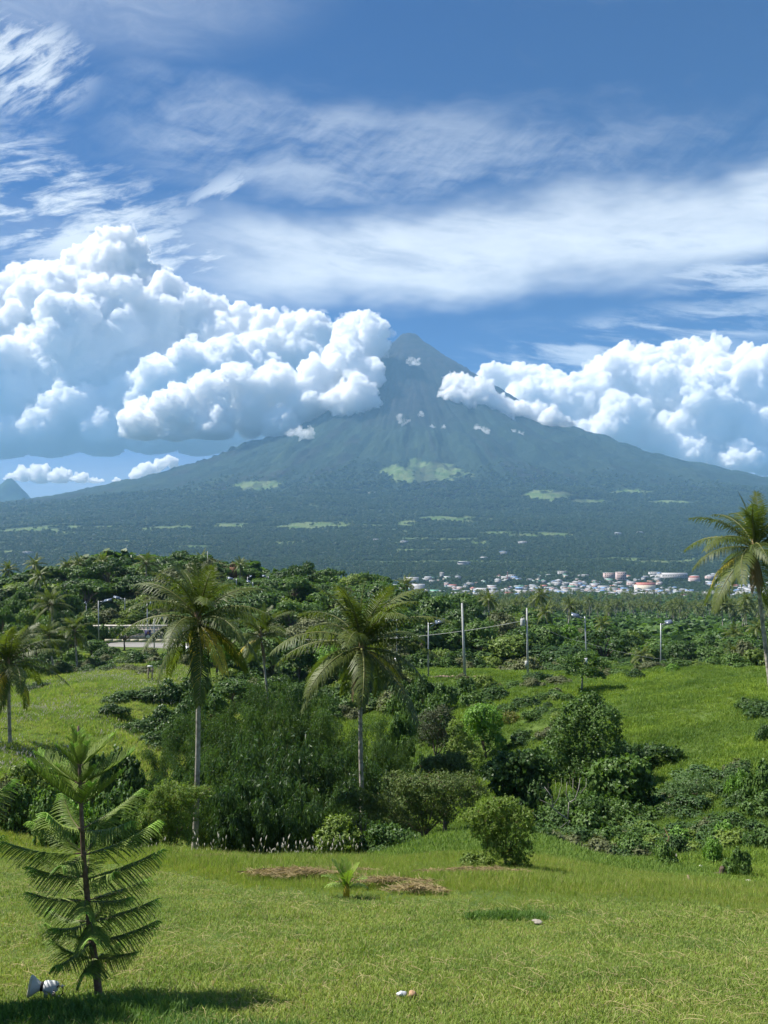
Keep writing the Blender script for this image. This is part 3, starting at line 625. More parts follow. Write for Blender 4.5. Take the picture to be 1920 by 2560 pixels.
# ------------------------------------------------------------------ coconut palms
def frond_mesh(e0, e1, L=1.0, pairs=46, seed=0, mats=None, ll=.245, hang=.5, w=.012, twist=0.0, segs=2, ragged=.1):
    """leaf along +x, bending from elevation e0 to e1 (degrees), unit length"""
    r_ = np.random.default_rng(seed); n = 15; s = np.linspace(0, 1, n); el = np.radians(e0+(e1-e0)*s**1.15)
    dx_ = np.cos(el)/(n-1)*L; dz_ = np.sin(el)/(n-1)*L
    X = np.concatenate([[0], np.cumsum(dx_[:-1])]); Z = np.concatenate([[0], np.cumsum(dz_[:-1])]); Y = twist*s**2
    mb = MB(); P = np.stack([X, Y, Z], -1); mb.tube(P, .017*(1-s*.92), 4, cap=False, mi=0)
    t = np.linspace(.13, .995, pairs); V = []; Q = []; k = 0
    for side in (-1, 1):
        tt = t+r_.uniform(-.006, .006, pairs)*1; tt = np.clip(tt, .1, 1)
        B = np.stack([np.interp(tt, s, X), np.interp(tt, s, Y), np.interp(tt, s, Z)], -1); e = np.interp(tt, s, el)
        T = np.stack([np.cos(e), 0*e, np.sin(e)], -1); U = np.stack([-np.sin(e), 0*e, np.cos(e)], -1); S = np.array([0, side, 0.0])
        prof = np.interp(tt, [0, .13, .3, .6, .85, 1], [.4, .6, 1, .95, .6, .3])*ll*r_.uniform(1-ragged*2, 1+ragged, pairs)
        h_ = hang+r_.uniform(-.25, .25, pairs); f = .45+.9*np.clip(tt-.55, 0, 1)
        D1 = unit(S*.95+T*f[:, None]+U*.18+np.array([0, 0, -1.0])*(h_*.35)[:, None]); D2 = unit(S*.6+T*f[:, None]*.8+np.array([0, 0, -1.0])*(h_*1.7)[:, None])
        p1 = B+D1*prof[:, None]*.42; p2 = p1+D2*prof[:, None]*.58; wv_ = unit(np.cross(D1, U+S*.2))*w*.5; ws = (np.ones(pairs)*1.0)[:, None]
        V.append(np.stack([B-wv_*.8, B+wv_*.8, p1-wv_*ws*1.3, p1+wv_*ws*1.3, p2-wv_*.15, p2+wv_*.15], 1).reshape(-1, 3))
        b_ = np.arange(pairs)*6+k
        Q.append(np.stack([b_, b_+1, b_+3, b_+2], -1)); Q.append(np.stack([b_+2, b_+3, b_+5, b_+4], -1)); k += pairs*6
    mb.addv(np.vstack(V), np.vstack(Q), mi=1)
    return mb
FR_ANG = [(84, 55), (76, 25), (66, 0), (52, -22), (36, -42), (18, -58), (0, -72), (-28, -84)]
FRONDS = [frond_mesh(a, b, 1, 48, 200+i, hang=.12+.1*i).mesh('frond', [M_RACHIS, M_FROND]) for i, (a, b) in enumerate(FR_ANG)]
FRONDS_B = [frond_mesh(a+5, b+14, 1, 48, 230+i, hang=.0+.1*i, twist=.12).mesh('frond', [M_RACHIS, M_FROND]) for i, (a, b) in enumerate(FR_ANG)]
FROND_Y = [frond_mesh(-12, -80, 1, 40, 260, hang=.9).mesh('frond', [M_RACHIS, M_FRONDY]), frond_mesh(-40, -88, 1, 40, 261, hang=.9).mesh('frond', [M_RACHIS, M_FRONDY])]
FROND_D = [frond_mesh(-68, -91, .8, 34, 270, hang=1.2, ll=.16).mesh('frond', [M_FRONDD, M_FRONDD]), frond_mesh(-76, -90, .7, 30, 271, hang=1.2, ll=.13).mesh('frond', [M_FRONDD, M_FRONDD])]
_nb = MB(); _nb.lathe([(0, -.13), (.06, -.12), (.105, -.06), (.12, .01), (.10, .08), (.05, .125), (0, .13)], 10)
NUT = _nb.mesh('coconut', M_NUT, True)
def coconut_palm(label, p_base, d, py_base, p_top, py_top, L, seed, r0=.17, nf=26, yel=2, dead=3, nuts=6, zbase=None, group='coconut palms near the viewer', bend=0.0, young=1.0):
    """trunk from its foot to the crown centre; L = frond length"""
    r_ = np.random.default_rng(seed); b = spot(p_base, d, .2)
    if zbase is not None: b.z = zbase
    elif py_base: b.z = min(b.z, zpix(py_base, d)) if zs(b.x, d) > zpix(py_base, d)+.1 else b.z
    top = Vector((px(p_top, d), d, zpix(py_top, d)))
    o = thing('coconut_palm', label, 'palm tree', b, group)
    T = np.array(top-b); n = 26; t = np.linspace(0, 1, n)
    P = T[None]*t[:, None]+np.stack([bend*np.sin(t*np.pi), 0*t, 0*t], -1)
    rad = r0*(1.0+.55*np.exp(-t*14)-.28*t)*(1+.035*np.cos(t*n*math.pi))
    mb = MB(); PP = np.repeat(P, 1, 0); mb.tube(PP, rad, 12); link('trunk', mb.mesh('trunk', M_PTRUNK, True), o)
    c = Vector(T)
    # fibrous heart the fronds spring from
    mb = MB(); mb.lathe([(.0, -.55), (r0*.8, -.5), (r0*1.25, -.2), (r0*1.5, .05), (r0*1.1, .4), (r0*.5, .9), (0, 1.2)], 10); link('crown_heart', mb.mesh('crown_heart', M_FRONDD, True), o, c)
    ga = 2.39996
    for i in range(nf):
        f = (i+.5)/nf; k = int(f**.85*len(FRONDS)); k = min(k, len(FRONDS)-1)
        src = (FRONDS if r_.random() < .55 else FRONDS_B)[k]
        s = L*r_.uniform(.86, 1.08)*(.72+.42*min(f*2.2, 1))*young
        link('frond', src, o, c+Vector((0, 0, .25-.4*f)), (r_.uniform(-.35, .35), r_.uniform(-.10, .10), i*ga+r_.uniform(-.25, .25)), (s, s, s))
    for i in range(yel):
        s = L*r_.uniform(.8, .95); f_ = link('frond', FROND_Y[i % 2], o, c+Vector((0, 0, -.2)), (r_.uniform(-.2, .2), 0, r_.uniform(0, 6.28)), (s, s, s)); f_['label'] = 'yellowing frond'
    for i in range(dead):
        s = L*r_.uniform(.6, .85); f_ = link('frond', FROND_D[i % 2], o, c+Vector((0, 0, -.3)), (0, 0, r_.uniform(0, 6.28)), (s, s, s)); f_['label'] = 'dead brown hanging frond'
    for i in range(nuts):
        a = r_.uniform(0, 6.28); link('coconut', NUT, o, c+Vector((math.cos(a)*.3, math.sin(a)*.3, -.25-r_.uniform(0, .35))), (r_.uniform(-.4, .4), r_.uniform(-.4, .4), 0))
    return o
# far palms: one joined mesh each
def small_palm_mesh(seed, dead=True, pairs=12, h=2.2, lean=0.0):
    r_ = np.random.default_rng(seed); Vs = []; mb = MB(); t = np.linspace(0, 1, 6)
    mb.tube(np.stack([lean*t**1.5, 0*t, h*t], -1), .045*(1-.35*t), 6, mi=0); c = np.array([lean, 0, h])
    nf = 19
    for i in range(nf):
        f = (i+.5)/nf; k = min(int(f**.8*8), 7); e0, e1 = FR_ANG[k]
        fm = frond_mesh(e0, e1, 1, pairs, seed*31+i, hang=.5+.05*k, w=.055, ll=.26); az = i*2.4+r_.uniform(-.3, .3); s = r_.uniform(.85, 1.05)*(.8+.25*f); ca, sa = math.cos(az), math.sin(az)
        R = np.array([[ca, -sa, 0], [sa, ca, 0], [0, 0, 1]])
        for V in fm.V[1:]:
            W = (V*s)@R.T+c; n = len(W)//6; b_ = np.arange(n)*6
            mb.addv(W, np.vstack([np.stack([b_, b_+1, b_+3, b_+2], -1), np.stack([b_+2, b_+3, b_+5, b_+4], -1)]), mi=1)
    return mb.mesh('coconut_palm', [M_PTRUNK, M_FROND])
SPALM = [small_palm_mesh(900+i, h=3.6, lean=.35*(i-1.5)) for i in range(4)]

# ------------------------------------------------------------------ bamboo
M_BAMBOOL = leaf_material('bamboo_leaf_light', (.018, .038, .010), (.052, .088, .024), .55, .4, .3, .35)
def bamboo_meshes(seed, n=11, H=1.0, sprays=100, leaf=.046, mat=None):
    r_ = np.random.default_rng(seed); cm = MB(); P = []; D = []
    for i in range(n):
        a = r_.uniform(0, 6.28); out = r_.uniform(.12, .55); h = H*r_.uniform(.65, 1.0); t = np.linspace(0, 1, 12)
        rr = .05+out*t**1.9; z = h*(t-.22*t**4*(out/.4)); C = np.stack([np.cos(a)*rr, np.sin(a)*rr, z], -1)
        cm.tube(C, .0065*(1-.8*t), 5, cap=False)
        q = r_.uniform(.10, 1, sprays)**.75; B = np.stack([np.interp(q, t, C[:, j]) for j in range(3)], -1)
        v = r_.normal(size=(sprays, 3)); v[:, 2] *= .45; v += np.array([math.cos(a), math.sin(a), 0])*.5; v = unit(v); E = B+v*(r_.uniform(.03, .17, sprays))[:, None]*(1.15-.5*q)[:, None]
        E[:, 2] -= r_.uniform(0, .04, sprays); P.append(E); D.append(v)
    P = np.vstack(P); D = np.vstack(D); k = 7
    base = np.repeat(P, k, 0)+r_.normal(size=(len(P)*k, 3))*.011; dr = np.repeat(D, k, 0)*.7+r_.normal(size=(len(P)*k, 3))*.55; dr[:, 2] -= .75; dr = unit(dr)
    Ls = leaf*r_.uniform(.7, 1.25, len(base))[:, None]; Wd = unit(np.cross(dr, r_.normal(size=dr.shape)))*Ls*.12
    V = np.stack([base, base+dr*Ls*.4+Wd, base+dr*Ls-np.array([0, 0, 1])*Ls*.12, base+dr*Ls*.4-Wd], 1).reshape(-1, 3)
    return mesh_np('foliage', V, np.arange(len(V)).reshape(-1, 4), mat or M_BAMBOO), cm.mesh('culms', M_CULM)
BAMBOO = [bamboo_meshes(400+i, sprays=80, leaf=.055) for i in range(3)]
BAMBOO_L = [bamboo_meshes(410+i, sprays=150, leaf=.030, mat=M_BAMBOOL) for i in range(3)]
def put_bamboo(p, d, top, where, k, wid=1.0):
    b = spot(p, d, .3); H = max(3, zpix(top, d)-b.z)/.95
    o = thing('bamboo_clump', ('light feathery' if (d > 59 or k % 5 == 4) else 'dark long-leaved')+' bamboo clump '+where+' '+lm(p), 'bamboo', b, 'bamboo thicket in the valley', (0, 0, random.uniform(0, 6.28)), (H*wid, H*wid, H))
    S_ = BAMBOO_L if (d > 59 or k % 5 == 4) else BAMBOO; link('foliage', S_[k % 3][0], o); link('culms', S_[k % 3][1], o); return o

# ------------------------------------------------------------------ scatter by geometry nodes (grass and far woods)
def scatter(name, pts, protos, scl, seed=0, tilt=.12, scz=None, label=None):
    r_ = np.random.default_rng(seed); n = len(pts)
    c = bpy.data.collections.new(name+'_kinds')
    for i, m in enumerate(protos):
        o = bpy.data.objects.new('%s_kind_%02d' % (name, i), m); c.objects.link(o)
    me = bpy.data.meshes.new(name); me.vertices.add(n); me.vertices.foreach_set('co', np.asarray(pts, np.float32).ravel())
    rot = np.stack([r_.normal(size=n)*tilt, r_.normal(size=n)*tilt, r_.uniform(0, 6.28, n)], -1).astype(np.float32)
    a = me.attributes.new('rot', 'FLOAT_VECTOR', 'POINT'); a.data.foreach_set('vector', rot.ravel())
    s = np.broadcast_to(np.asarray(scl, float), (n,)); s3 = np.stack([s, s, s if scz is None else s*scz], -1).astype(np.float32)
    a = me.attributes.new('scl', 'FLOAT_VECTOR', 'POINT'); a.data.foreach_set('vector', s3.ravel())
    a = me.attributes.new('idx', 'INT', 'POINT'); a.data.foreach_set('value', r_.integers(0, len(protos), n).astype(np.int32))
    t = bpy.data.node_groups.new(name+'_scatter', 'GeometryNodeTree')
    t.interface.new_socket('Geometry', in_out='INPUT', socket_type='NodeSocketGeometry'); t.interface.new_socket('Geometry', in_out='OUTPUT', socket_type='NodeSocketGeometry')
    N = t.nodes; L = t.links; gi = N.new('NodeGroupInput'); go = N.new('NodeGroupOutput'); ip = N.new('GeometryNodeInstanceOnPoints'); ci = N.new('GeometryNodeCollectionInfo')
    ci.inputs['Collection'].default_value = c; ci.inputs['Separate Children'].default_value = True; ci.inputs['Reset Children'].default_value = True
    def attr(nm, ty):
        q = N.new('GeometryNodeInputNamedAttribute'); q.data_type = ty; q.inputs[0].default_value = nm; return q.outputs['Attribute']
    er = N.new('FunctionNodeEulerToRotation'); L.new(attr('rot', 'FLOAT_VECTOR'), er.inputs[0])
    mp = N.new('GeometryNodeMeshToPoints'); L.new(gi.outputs[0], mp.inputs[0]); L.new(mp.outputs[0], ip.inputs['Points'])
    L.new(ci.outputs[0], ip.inputs['Instance']); ip.inputs['Pick Instance'].default_value = True
    L.new(attr('idx', 'INT'), ip.inputs['Instance Index']); L.new(er.outputs[0], ip.inputs['Rotation']); L.new(attr('scl', 'FLOAT_VECTOR'), ip.inputs['Scale'])
    L.new(ip.outputs[0], go.inputs[0])
    o = link(name, me); md = o.modifiers.new('scatter', 'NODES'); md.node_group = t; o['kind'] = 'stuff'
    if label: o['label'] = label
    return o
def tuft(seed, n, h, w, spread, lean, mat, bend=.5, name='tuft'):
    r_ = np.random.default_rng(seed); b = np.stack([r_.normal(size=n)*spread, r_.normal(size=n)*spread, np.zeros(n)-.01], -1); a = r_.uniform(0, 6.28, n)
    D = np.stack([np.cos(a), np.sin(a), 0*a], -1); S = np.stack([-np.sin(a), np.cos(a), 0*a], -1); hh = h*r_.uniform(.5, 1.2, n)[:, None]; l = (lean*r_.uniform(.1, 1.3, n))[:, None]
    up = np.array([0, 0, 1.0]); m = b+up*hh*.55*(1-.25*l)+D*hh*l*.35; t = m+up*hh*.45*(1-bend*l)+D*hh*l*bend
    ww = w*r_.uniform(.6, 1.3, n)[:, None]
    V = np.stack([b-S*ww*.5, b+S*ww*.5, m+S*ww*.45, m-S*ww*.45, t], 1).reshape(-1, 3); k = np.arange(n)*5
    return mesh_np(name, V, [np.stack([k, k+1, k+2, k+3], -1), np.stack([k+3, k+2, k+4], -1)], mat)
# ------------------------------------------------------------------ woods, hill trees
def sky_interp(xs, ys): return lambda p: float(np.interp(p, xs, ys))
skyl = sky_interp([-200, 0, 60, 150, 200, 270, 300, 380, 430, 470, 540, 560, 620, 650, 690, 750, 800, 860, 880, 920, 965, 990, 1080, 1130, 1170, 1250, 1300, 1400, 1500, 1650, 1800, 2100],
                  [1450, 1442, 1425, 1415, 1402, 1374, 1395, 1398, 1370, 1388, 1385, 1405, 1420, 1436, 1425, 1415, 1425, 1412, 1440, 1432, 1450, 1482, 1485, 1505, 1525, 1530, 1545, 1568, 1588, 1600, 1595, 1595])
KW = ['dark', 'dark2', 'mid', 'mid2', 'yellow', 'umb', 'umbdark', 'tall', 'talldark', 'olive', 'mid', 'dark']
rr = random.Random(5)
# hilltop wood, four ranks
for rank, (d0, drop, step) in enumerate(((238, 0, 40), (218, 20, 46), (200, 44, 50), (186, 72, 52))):
    p = -150+rank*11
    while p < 985-rank*18:
        top = skyl(p)+drop+rr.uniform(-4, 16); d = d0+rr.uniform(-7, 7)
        if not (rank == 3 and 235 < p < 520) and not (rank == 2 and 300 < p < 470 and False):
            put_tree(rr.choice(KW), p+rr.uniform(-8, 8), d, top, rr.uniform(34, 54), ['on the hill crest', 'just below the crest', 'halfway up the hill', 'low on the hill'][rank], 'trees of the hilltop wood')
        p += step*rr.uniform(.75, 1.2)
for (p, d, top, k) in ((250, 176, 1560, 'bushmid'), (300, 182, 1545, 'bushyel'), (345, 184, 1530, 'bushmid'), (390, 186, 1520, 'busholive'), (430, 184, 1530, 'bushyel'), (470, 183, 1535, 'bushmid'), (520, 182, 1530, 'bushdark'), (330, 192, 1500, 'bushyel'), (380, 194, 1490, 'busholive'), (440, 192, 1505, 'bushmid')):
    put_tree(k, p, d, top, rr.uniform(28, 40), 'on the bank above the wall', 'bushes above the retaining wall')
# right wood beyond the road, five ranks
for rank, (d0, drop, step) in enumerate(((235, 0, 44), (208, 10, 50), (182, 22, 58), (158, 36, 66), (134, 56, 72))):
    p = 940+rank*9 if rank else 1010
    while p < 2060:
        base_top = skyl(p)+drop+(0 if p < 1250 else 0); d = d0+rr.uniform(-7, 7)
        put_tree(rr.choice(KW), p+rr.uniform(-10, 10), d, base_top+rr.uniform(-16, 18), rr.uniform(38, 60)+rank*5, ['at the back of the wood', 'near the back of the wood', 'in the mid wood', 'near the front of the wood', 'at the front of the wood'][rank], 'trees of the wood beyond the road')
        p += step*rr.uniform(.75, 1.2)
for (k, p, d, top, r0) in (('dark', 1000, 150, 1478, 50), ('mid', 1085, 156, 1490, 58), ('dark2', 1150, 148, 1520, 50), ('mid2', 1205, 140, 1545, 56), ('olive', 1255, 158, 1528, 52), ('dark', 1300, 138, 1575, 50), ('mid', 1365, 150, 1562, 56), ('bright', 1420, 168, 1560, 38), ('mid2', 1440, 132, 1600, 52),
                            ('umbdark', 1510, 146, 1590, 62), ('dark', 1570, 150, 1590, 44), ('yellow', 1585, 176, 1572, 28), ('mid', 1625, 136, 1612, 52), ('dark2', 1700, 146, 1600, 50), ('talldark', 1765, 160, 1585, 40), ('mid2', 1790, 138, 1612, 50), ('mid', 1860, 150, 1592, 54), ('dark', 1920, 140, 1600, 56)):
    put_tree(k, p, d, top, r0, 'standing out of the wood', 'taller trees standing out of the wood')
# trees between bamboo and hill, x 520..1000, y 1450..1680
for (d0, t0, step) in ((190, 1462, 50), (172, 1492, 56), (150, 1525, 62), (128, 1560, 68), (106, 1600, 74)):
    p = 545
    while p < 985:
        put_tree(rr.choice(['mid', 'dark', 'mid2', 'umb', 'bright', 'yellow', 'olive', 'dark2']), p+rr.uniform(-8, 8), d0+rr.uniform(-6, 6), t0+rr.uniform(-12, 14)+max(0, (p-850)*.25), rr.uniform(44, 64), 'below the hill', 'trees in the belt below the hill')
        p += step*rr.uniform(.8, 1.15)
# left side, x 0..240 y 1500..1640
for (d0, t0, step) in ((176, 1490, 40), (155, 1530, 44), (135, 1575, 46)):
    p = -90
    while p < 215:
        put_tree(rr.choice(KW), p+rr.uniform(-8, 8), d0+rr.uniform(-5, 5), t0+rr.uniform(-12, 12), rr.uniform(28, 42), 'on the far slope', 'trees on the far left slope'); p += step*rr.uniform(.8, 1.15)
for (p, d, top, r0, k) in ((230, 140, 1600, 40, 'mid'), (175, 128, 1620, 34, 'bushmid'), (120, 130, 1625, 40, 'bushdark'), (60, 126, 1630, 40, 'bushmid'), (10, 122, 1640, 44, 'bushdark'), (255, 126, 1625, 36, 'bushdark'), (300, 120, 1640, 40, 'bushmid'), (345, 118, 1630, 40, 'bushdark'), (385, 118, 1640, 34, 'busholive'),
        (245, 146, 1612, 34, 'bushmid'), (285, 144, 1618, 34, 'bushdark'), (325, 140, 1622, 34, 'bushmid'), (350, 136, 1630, 30, 'bushdark'), (220, 112, 1680, 34, 'bushdark'), (270, 110, 1675, 34, 'bushmid'), (320, 108, 1668, 38, 'busholive'), (362, 106, 1670, 34, 'busholive'), (395, 112, 1650, 30, 'bushmid'), (100, 96, 1740, 28, 'bushdark'), (150, 118, 1680, 34, 'bushdark')):
    put_tree(k, p, d, top, r0, 'below the road bend', 'bushes on the slope below the road bend')
put_tree('umbdark', 310, 158, 1574, 36, label='dark flat-topped tree in front of the retaining wall', group=None)
# dark dense bush mass left of the first palm
for (p, d, top, r0, k) in ((300, 82, 1775, 40, 'bushdark'), (280, 76, 1815, 40, 'bushdark'), (440, 72, 1790, 50, 'bushdark'), (380, 70, 1830, 50, 'bushdark'), (330, 84, 1755, 46, 'bushdark'), (375, 86, 1725, 46, 'bushdark'), (425, 86, 1700, 46, 'bushdark'), (470, 88, 1695, 44, 'bushdark'), (520, 92, 1690, 44, 'bushmid'), (350, 74, 1800, 44, 'bushdark'), (410, 76, 1765, 50, 'bushdark'), (470, 78, 1745, 46, 'bushdark'),
        (310, 72, 1850, 34, 'bushmid'), (530, 84, 1720, 46, 'bushmid'), (580, 90, 1700, 46, 'mid')):
    put_tree(k, p, d, top, r0, 'in the dark thicket', 'bushes of the dark thicket')
# low hedge at the back of the lawn on the left
for (p, d, top, r0, k) in ((-40, 42, 1920, 60, 'bushmid'), (20, 40, 1940, 60, 'busholive'), (70, 40, 1960, 60, 'bushmid'), (130, 38, 1960, 60, 'bushmid'), (190, 38, 1990, 64, 'bushbright'), (250, 37, 1980, 60, 'bushmid'), (300, 38, 1950, 66, 'bushblue'), (340, 37, 2000, 50, 'bushmid'), (60, 48, 1900, 60, 'bushyel'), (150, 50, 1910, 64, 'bushbright'), (230, 50, 1870, 60, 'bushmid'), (300, 52, 1860, 60, 'bushblue')):
    put_tree(k, p, d, top, r0, 'along the lawn back edge', 'bushes along the back of the lawn')
# bamboo
bl = [(400, 62, 1830), (455, 60, 1790), (520, 66, 1700), (570, 62, 1730), (620, 68, 1680), (660, 66, 1690), (700, 72, 1650), (745, 70, 1665), (790, 68, 1700), (850, 68, 1740), (920, 66, 1770), (980, 66, 1800), (1030, 64, 1850),
      (480, 52, 1850), (540, 50, 1830), (600, 52, 1800), (650, 50, 1810), (700, 52, 1790), (760, 52, 1820), (820, 54, 1830), (880, 54, 1850), (940, 55, 1880), (430, 50, 1880), (360, 52, 1900),
      (500, 45, 1930), (570, 44, 1900), (640, 43, 1890), (700, 44, 1900), (760, 46, 1920), (830, 47, 1930), (900, 48, 1930), (990, 52, 1930)]
for i, (p, d, t) in enumerate(bl):
    put_bamboo(p, d, t, 'at the back of the thicket' if d > 59 else 'in the middle of the thicket' if d > 48.5 else 'at the front of the thicket', i, .62 if d > 59 else .58)
# hillside shrubs in the centre and right
for (p, d, top, r0, k) in ((1010, 90, 1700, 40, 'bushmid'), (1060, 94, 1690, 36, 'bushdark'), (1110, 88, 1705, 40, 'bushmid'), (1165, 92, 1690, 36, 'bushmid'), (1210, 96, 1685, 32, 'bushyel'), (1180, 84, 1725, 44, 'bushmid'), (1240, 88, 1715, 40, 'bushdark'), (1290, 94, 1700, 34, 'bushmid'),
        (1030, 80, 1740, 44, 'bushmid'), (1090, 78, 1752, 44, 'bushdark'), (1350, 98, 1685, 34, 'bushdark'), (1000, 72, 1780, 46, 'bushmid'), (1330, 90, 1710, 30, 'busholive'), (1400, 92, 1705, 40, 'busholive'), (1560, 96, 1690, 40, 'bushmid'), (1590, 92, 1705, 26, 'bushdark'), (1510, 98, 1680, 36, 'busholive'),
        (1630, 100, 1665, 40, 'busholive'), (1690, 102, 1645, 44, 'bushmid'), (1740, 102, 1650, 44, 'bushyel'), (1790, 104, 1640, 40, 'bushmid'), (1840, 104, 1630, 46, 'bushmid'), (1890, 106, 1620, 46, 'bushyel'), (1940, 106, 1610, 50, 'bushmid'), 
        (1680, 94, 1690, 24, 'bushbright'), (1455, 104, 1675, 40, 'bushmid'), (1380, 84, 1735, 40, 'bushmid'), (1320, 82, 1745, 36, 'bushdark'), (1270, 80, 1760, 34, 'bushmid'), (1330, 74, 1800, 34, 'bushmid'), (1300, 68, 1840, 40, 'bushdark'), (1150, 72, 1800, 40, 'bushmid'), (1060, 60, 1880, 44, 'bushmid'), (1350, 60, 1880, 40, 'bushdark'), (1860, 108, 1600, 40, 'busholive'), (1420, 110, 1660, 40, 'bushdark'), (1560, 108, 1655, 44, 'bushmid')):
    put_tree(k, p, d, top, r0, 'on the grassy slope', 'bushes on the slope below the lamp posts', sq=1.1)
for (p, d, top, r0, k) in ((1895, 62, 1735, 34, 'bushdark'), (1925, 60, 1745, 50, 'bushdark'), (1860, 64, 1755, 22, 'bushmid'), (1915, 52, 1800, 26, 'bushdark'), (1900, 40, 1880, 46, 'bushmid'), (1850, 42, 1910, 30, 'bushbright'), (1930, 38, 1960, 60, 'bushmid'), (1760, 48, 1940, 60, 'bushblue'), (1700, 46, 1960, 60, 'bushblue'), (1810, 46, 1960, 46, 'bushblue'),
        (1650, 44, 2000, 60, 'bushmid'), (1740, 42, 2030, 60, 'bushblue'), (1820, 34, 2080, 40, 'bushbright'), (1900, 32, 2110, 50, 'bushmid'), (1560, 42, 2050, 66, 'bushmid'), (1480, 41, 2040, 64, 'bushmid'), (1400, 42, 2050, 60, 'bushdark'), (1620, 38, 2090, 60, 'bushmid'), (1530, 38, 2090, 60, 'bushmid'), (1450, 38, 2085, 56, 'bushblue'),
        (1360, 40, 2070, 50, 'bushmid'), (1700, 36, 2100, 50, 'bushbright'), (1780, 30, 2130, 32, 'bushbright'), (1665, 29, 2150, 34, 'bushmid'), (1850, 26, 2150, 34, 'bushmid'), (1590, 34, 2110, 60, 'bushmid'), (1300, 42, 2030, 60, 'bushdark'), (1340, 46, 1970, 60, 'bushdark')):
    if p < 1640 and d < 47: top -= 24
    elif p > 1640: top += 14
    put_tree(k, p, d, top, r0, 'in the right hollow', 'bushes in the hollow on the right', sq=1.1)

# individually recognisable trees and shrubs
def hero(label, name, cat, p, d, lumps, nleaf, leaf, mat, trunk=True, aspect=.6, droop=.2, tr0=.12, h0=None, shell=.7, bark=None, seed=1, tilt=.5):
    """lumps in pixels: (px, py, rx, rz, dy metres) seen at distance d"""
    b = spot(p, d, .1); r_ = np.random.default_rng(seed); k = d/F; lp = []
    for l in lumps:
        lp.append((px(l[0], d)-b.x, (l[4] if len(l) > 4 else r_.uniform(-.5, .5)*l[2]*k*1.2), zpix(l[1], d)-b.z, l[2]*k, l[3]*k))
    P, N = crown_points(lp, nleaf, r_, shell); L = leaf*r_.uniform(.6, 1.35, len(P)); V, Fq = leaf_quads(P, N, L, L*aspect, r_, droop, tilt)
    o = thing(name, label, cat, b); link('crown', mesh_np('crown', V, Fq, mat), o)
    if trunk:
        mb = MB(); zmin = min(l[2]-l[4] for l in lp); branch_tubes(mb, lp, max(.3, h0 if h0 else zmin*.8+.2), r_, tr0); link('trunk', mb.mesh('trunk', bark or M_BARK, True), o)
    return o
hero('tall tree smothered in climbing vines on the right slope', 'vine_covered_tree', 'tree', 1450, 52,
     [(1480, 1775, 34, 34), (1500, 1810, 42, 50), (1440, 1800, 34, 40), (1410, 1840, 34, 45), (1460, 1860, 50, 60), (1510, 1870, 38, 60), (1385, 1890, 34, 50), (1440, 1930, 55, 50), (1510, 1940, 45, 50), (1375, 1940, 30, 40), (1485, 1748, 16, 16)], 16000, .16, M_LEAF[1], seed=31)
hero('dark spreading tree with reaching branches right of the vine-covered tree', 'spreading_tree', 'tree', 1590, 54,
     [(1560, 1890, 38, 28), (1600, 1900, 36, 26), (1640, 1880, 30, 16), (1675, 1885, 26, 14), (1690, 1910, 18, 14), (1610, 1940, 40, 36), (1660, 1925, 18, 12), (1560, 1950, 36, 40), (1630, 1960, 28, 20), (1580, 1980, 30, 30)], 7000, .19, M_LEAF[0], seed=32, tr0=.14)
hero('broad-leaved light green tree draped with vines in the middle of the right thicket', 'vine_draped_tree', 'tree', 1540, 45,
     [(1530, 1925, 34, 20), (1580, 1920, 36, 18), (1500, 1960, 36, 30), (1550, 1965, 44, 36), (1600, 1960, 34, 34), (1560, 2010, 40, 40), (1510, 2020, 34, 30), (1600, 2010, 26, 30)], 6500, .24, M_LEAF[1], seed=33, aspect=.75, droop=.6)
hero('dark broad-leaved tree hung with vines left of the vine-covered tree', 'vine_draped_tree', 'tree', 1290, 47,
     [(1230, 1930, 34, 20), (1270, 1915, 34, 22), (1310, 1905, 36, 22), (1350, 1920, 34, 30), (1300, 1950, 44, 36), (1260, 1975, 34, 34), (1340, 1975, 38, 40), (1290, 2010, 40, 34)], 7000, .22, M_LEAF[0], seed=34, aspect=.7, droop=.5)
hero('small tree with rounded bright green crown on the middle slope', 'round_bright_tree', 'tree', 1215, 68,
     [(1200, 1790, 34, 24), (1225, 1800, 28, 30), (1185, 1820, 26, 26), (1215, 1840, 36, 34), (1240, 1860, 24, 26), (1200, 1775, 20, 12)], 7000, .17, M_LEAF[4], seed=35)
hero('leafless-looking dark brown shrub on the middle slope', 'brown_shrub', 'shrub', 1090, 67,
     [(1070, 1810, 26, 34), (1105, 1800, 28, 34), (1085, 1850, 36, 36), (1120, 1850, 20, 30)], 4000, .13, leaf_material('leaf_brown_grey', (.022, .030, .014), (.05, .058, .028), .7, .2), seed=36)
hero('yellowish shrub beside the dark brown shrub', 'yellow_shrub', 'shrub', 1150, 64, [(1140, 1830, 20, 28), (1155, 1870, 28, 30), (1180, 1890, 26, 22), (1135, 1880, 20, 30)], 4000, .14, M_SHRUBY, seed=37)
hero('bush with orange-tinged top right of the round bright tree', 'orange_tinged_bush', 'bush', 1285, 76, [(1270, 1800, 24, 18), (1305, 1808, 22, 18), (1290, 1835, 34, 22), (1315, 1840, 18, 16)], 3500, .16, leaf_material('leaf_orange_tint', (.04, .07, .015), (.16, .13, .03)), seed=38)
hero('small lone tree with thin pale trunk and layered crown on the far slope', 'lone_small_tree', 'tree', 1452, 84, [(1420, 1655, 24, 12), (1465, 1645, 26, 14), (1500, 1662, 20, 10), (1450, 1680, 34, 16), (1490, 1690, 22, 10)], 4000, .2, M_LEAF[1], h0=2.0, tr0=.1, seed=39, bark=M_DEAD)
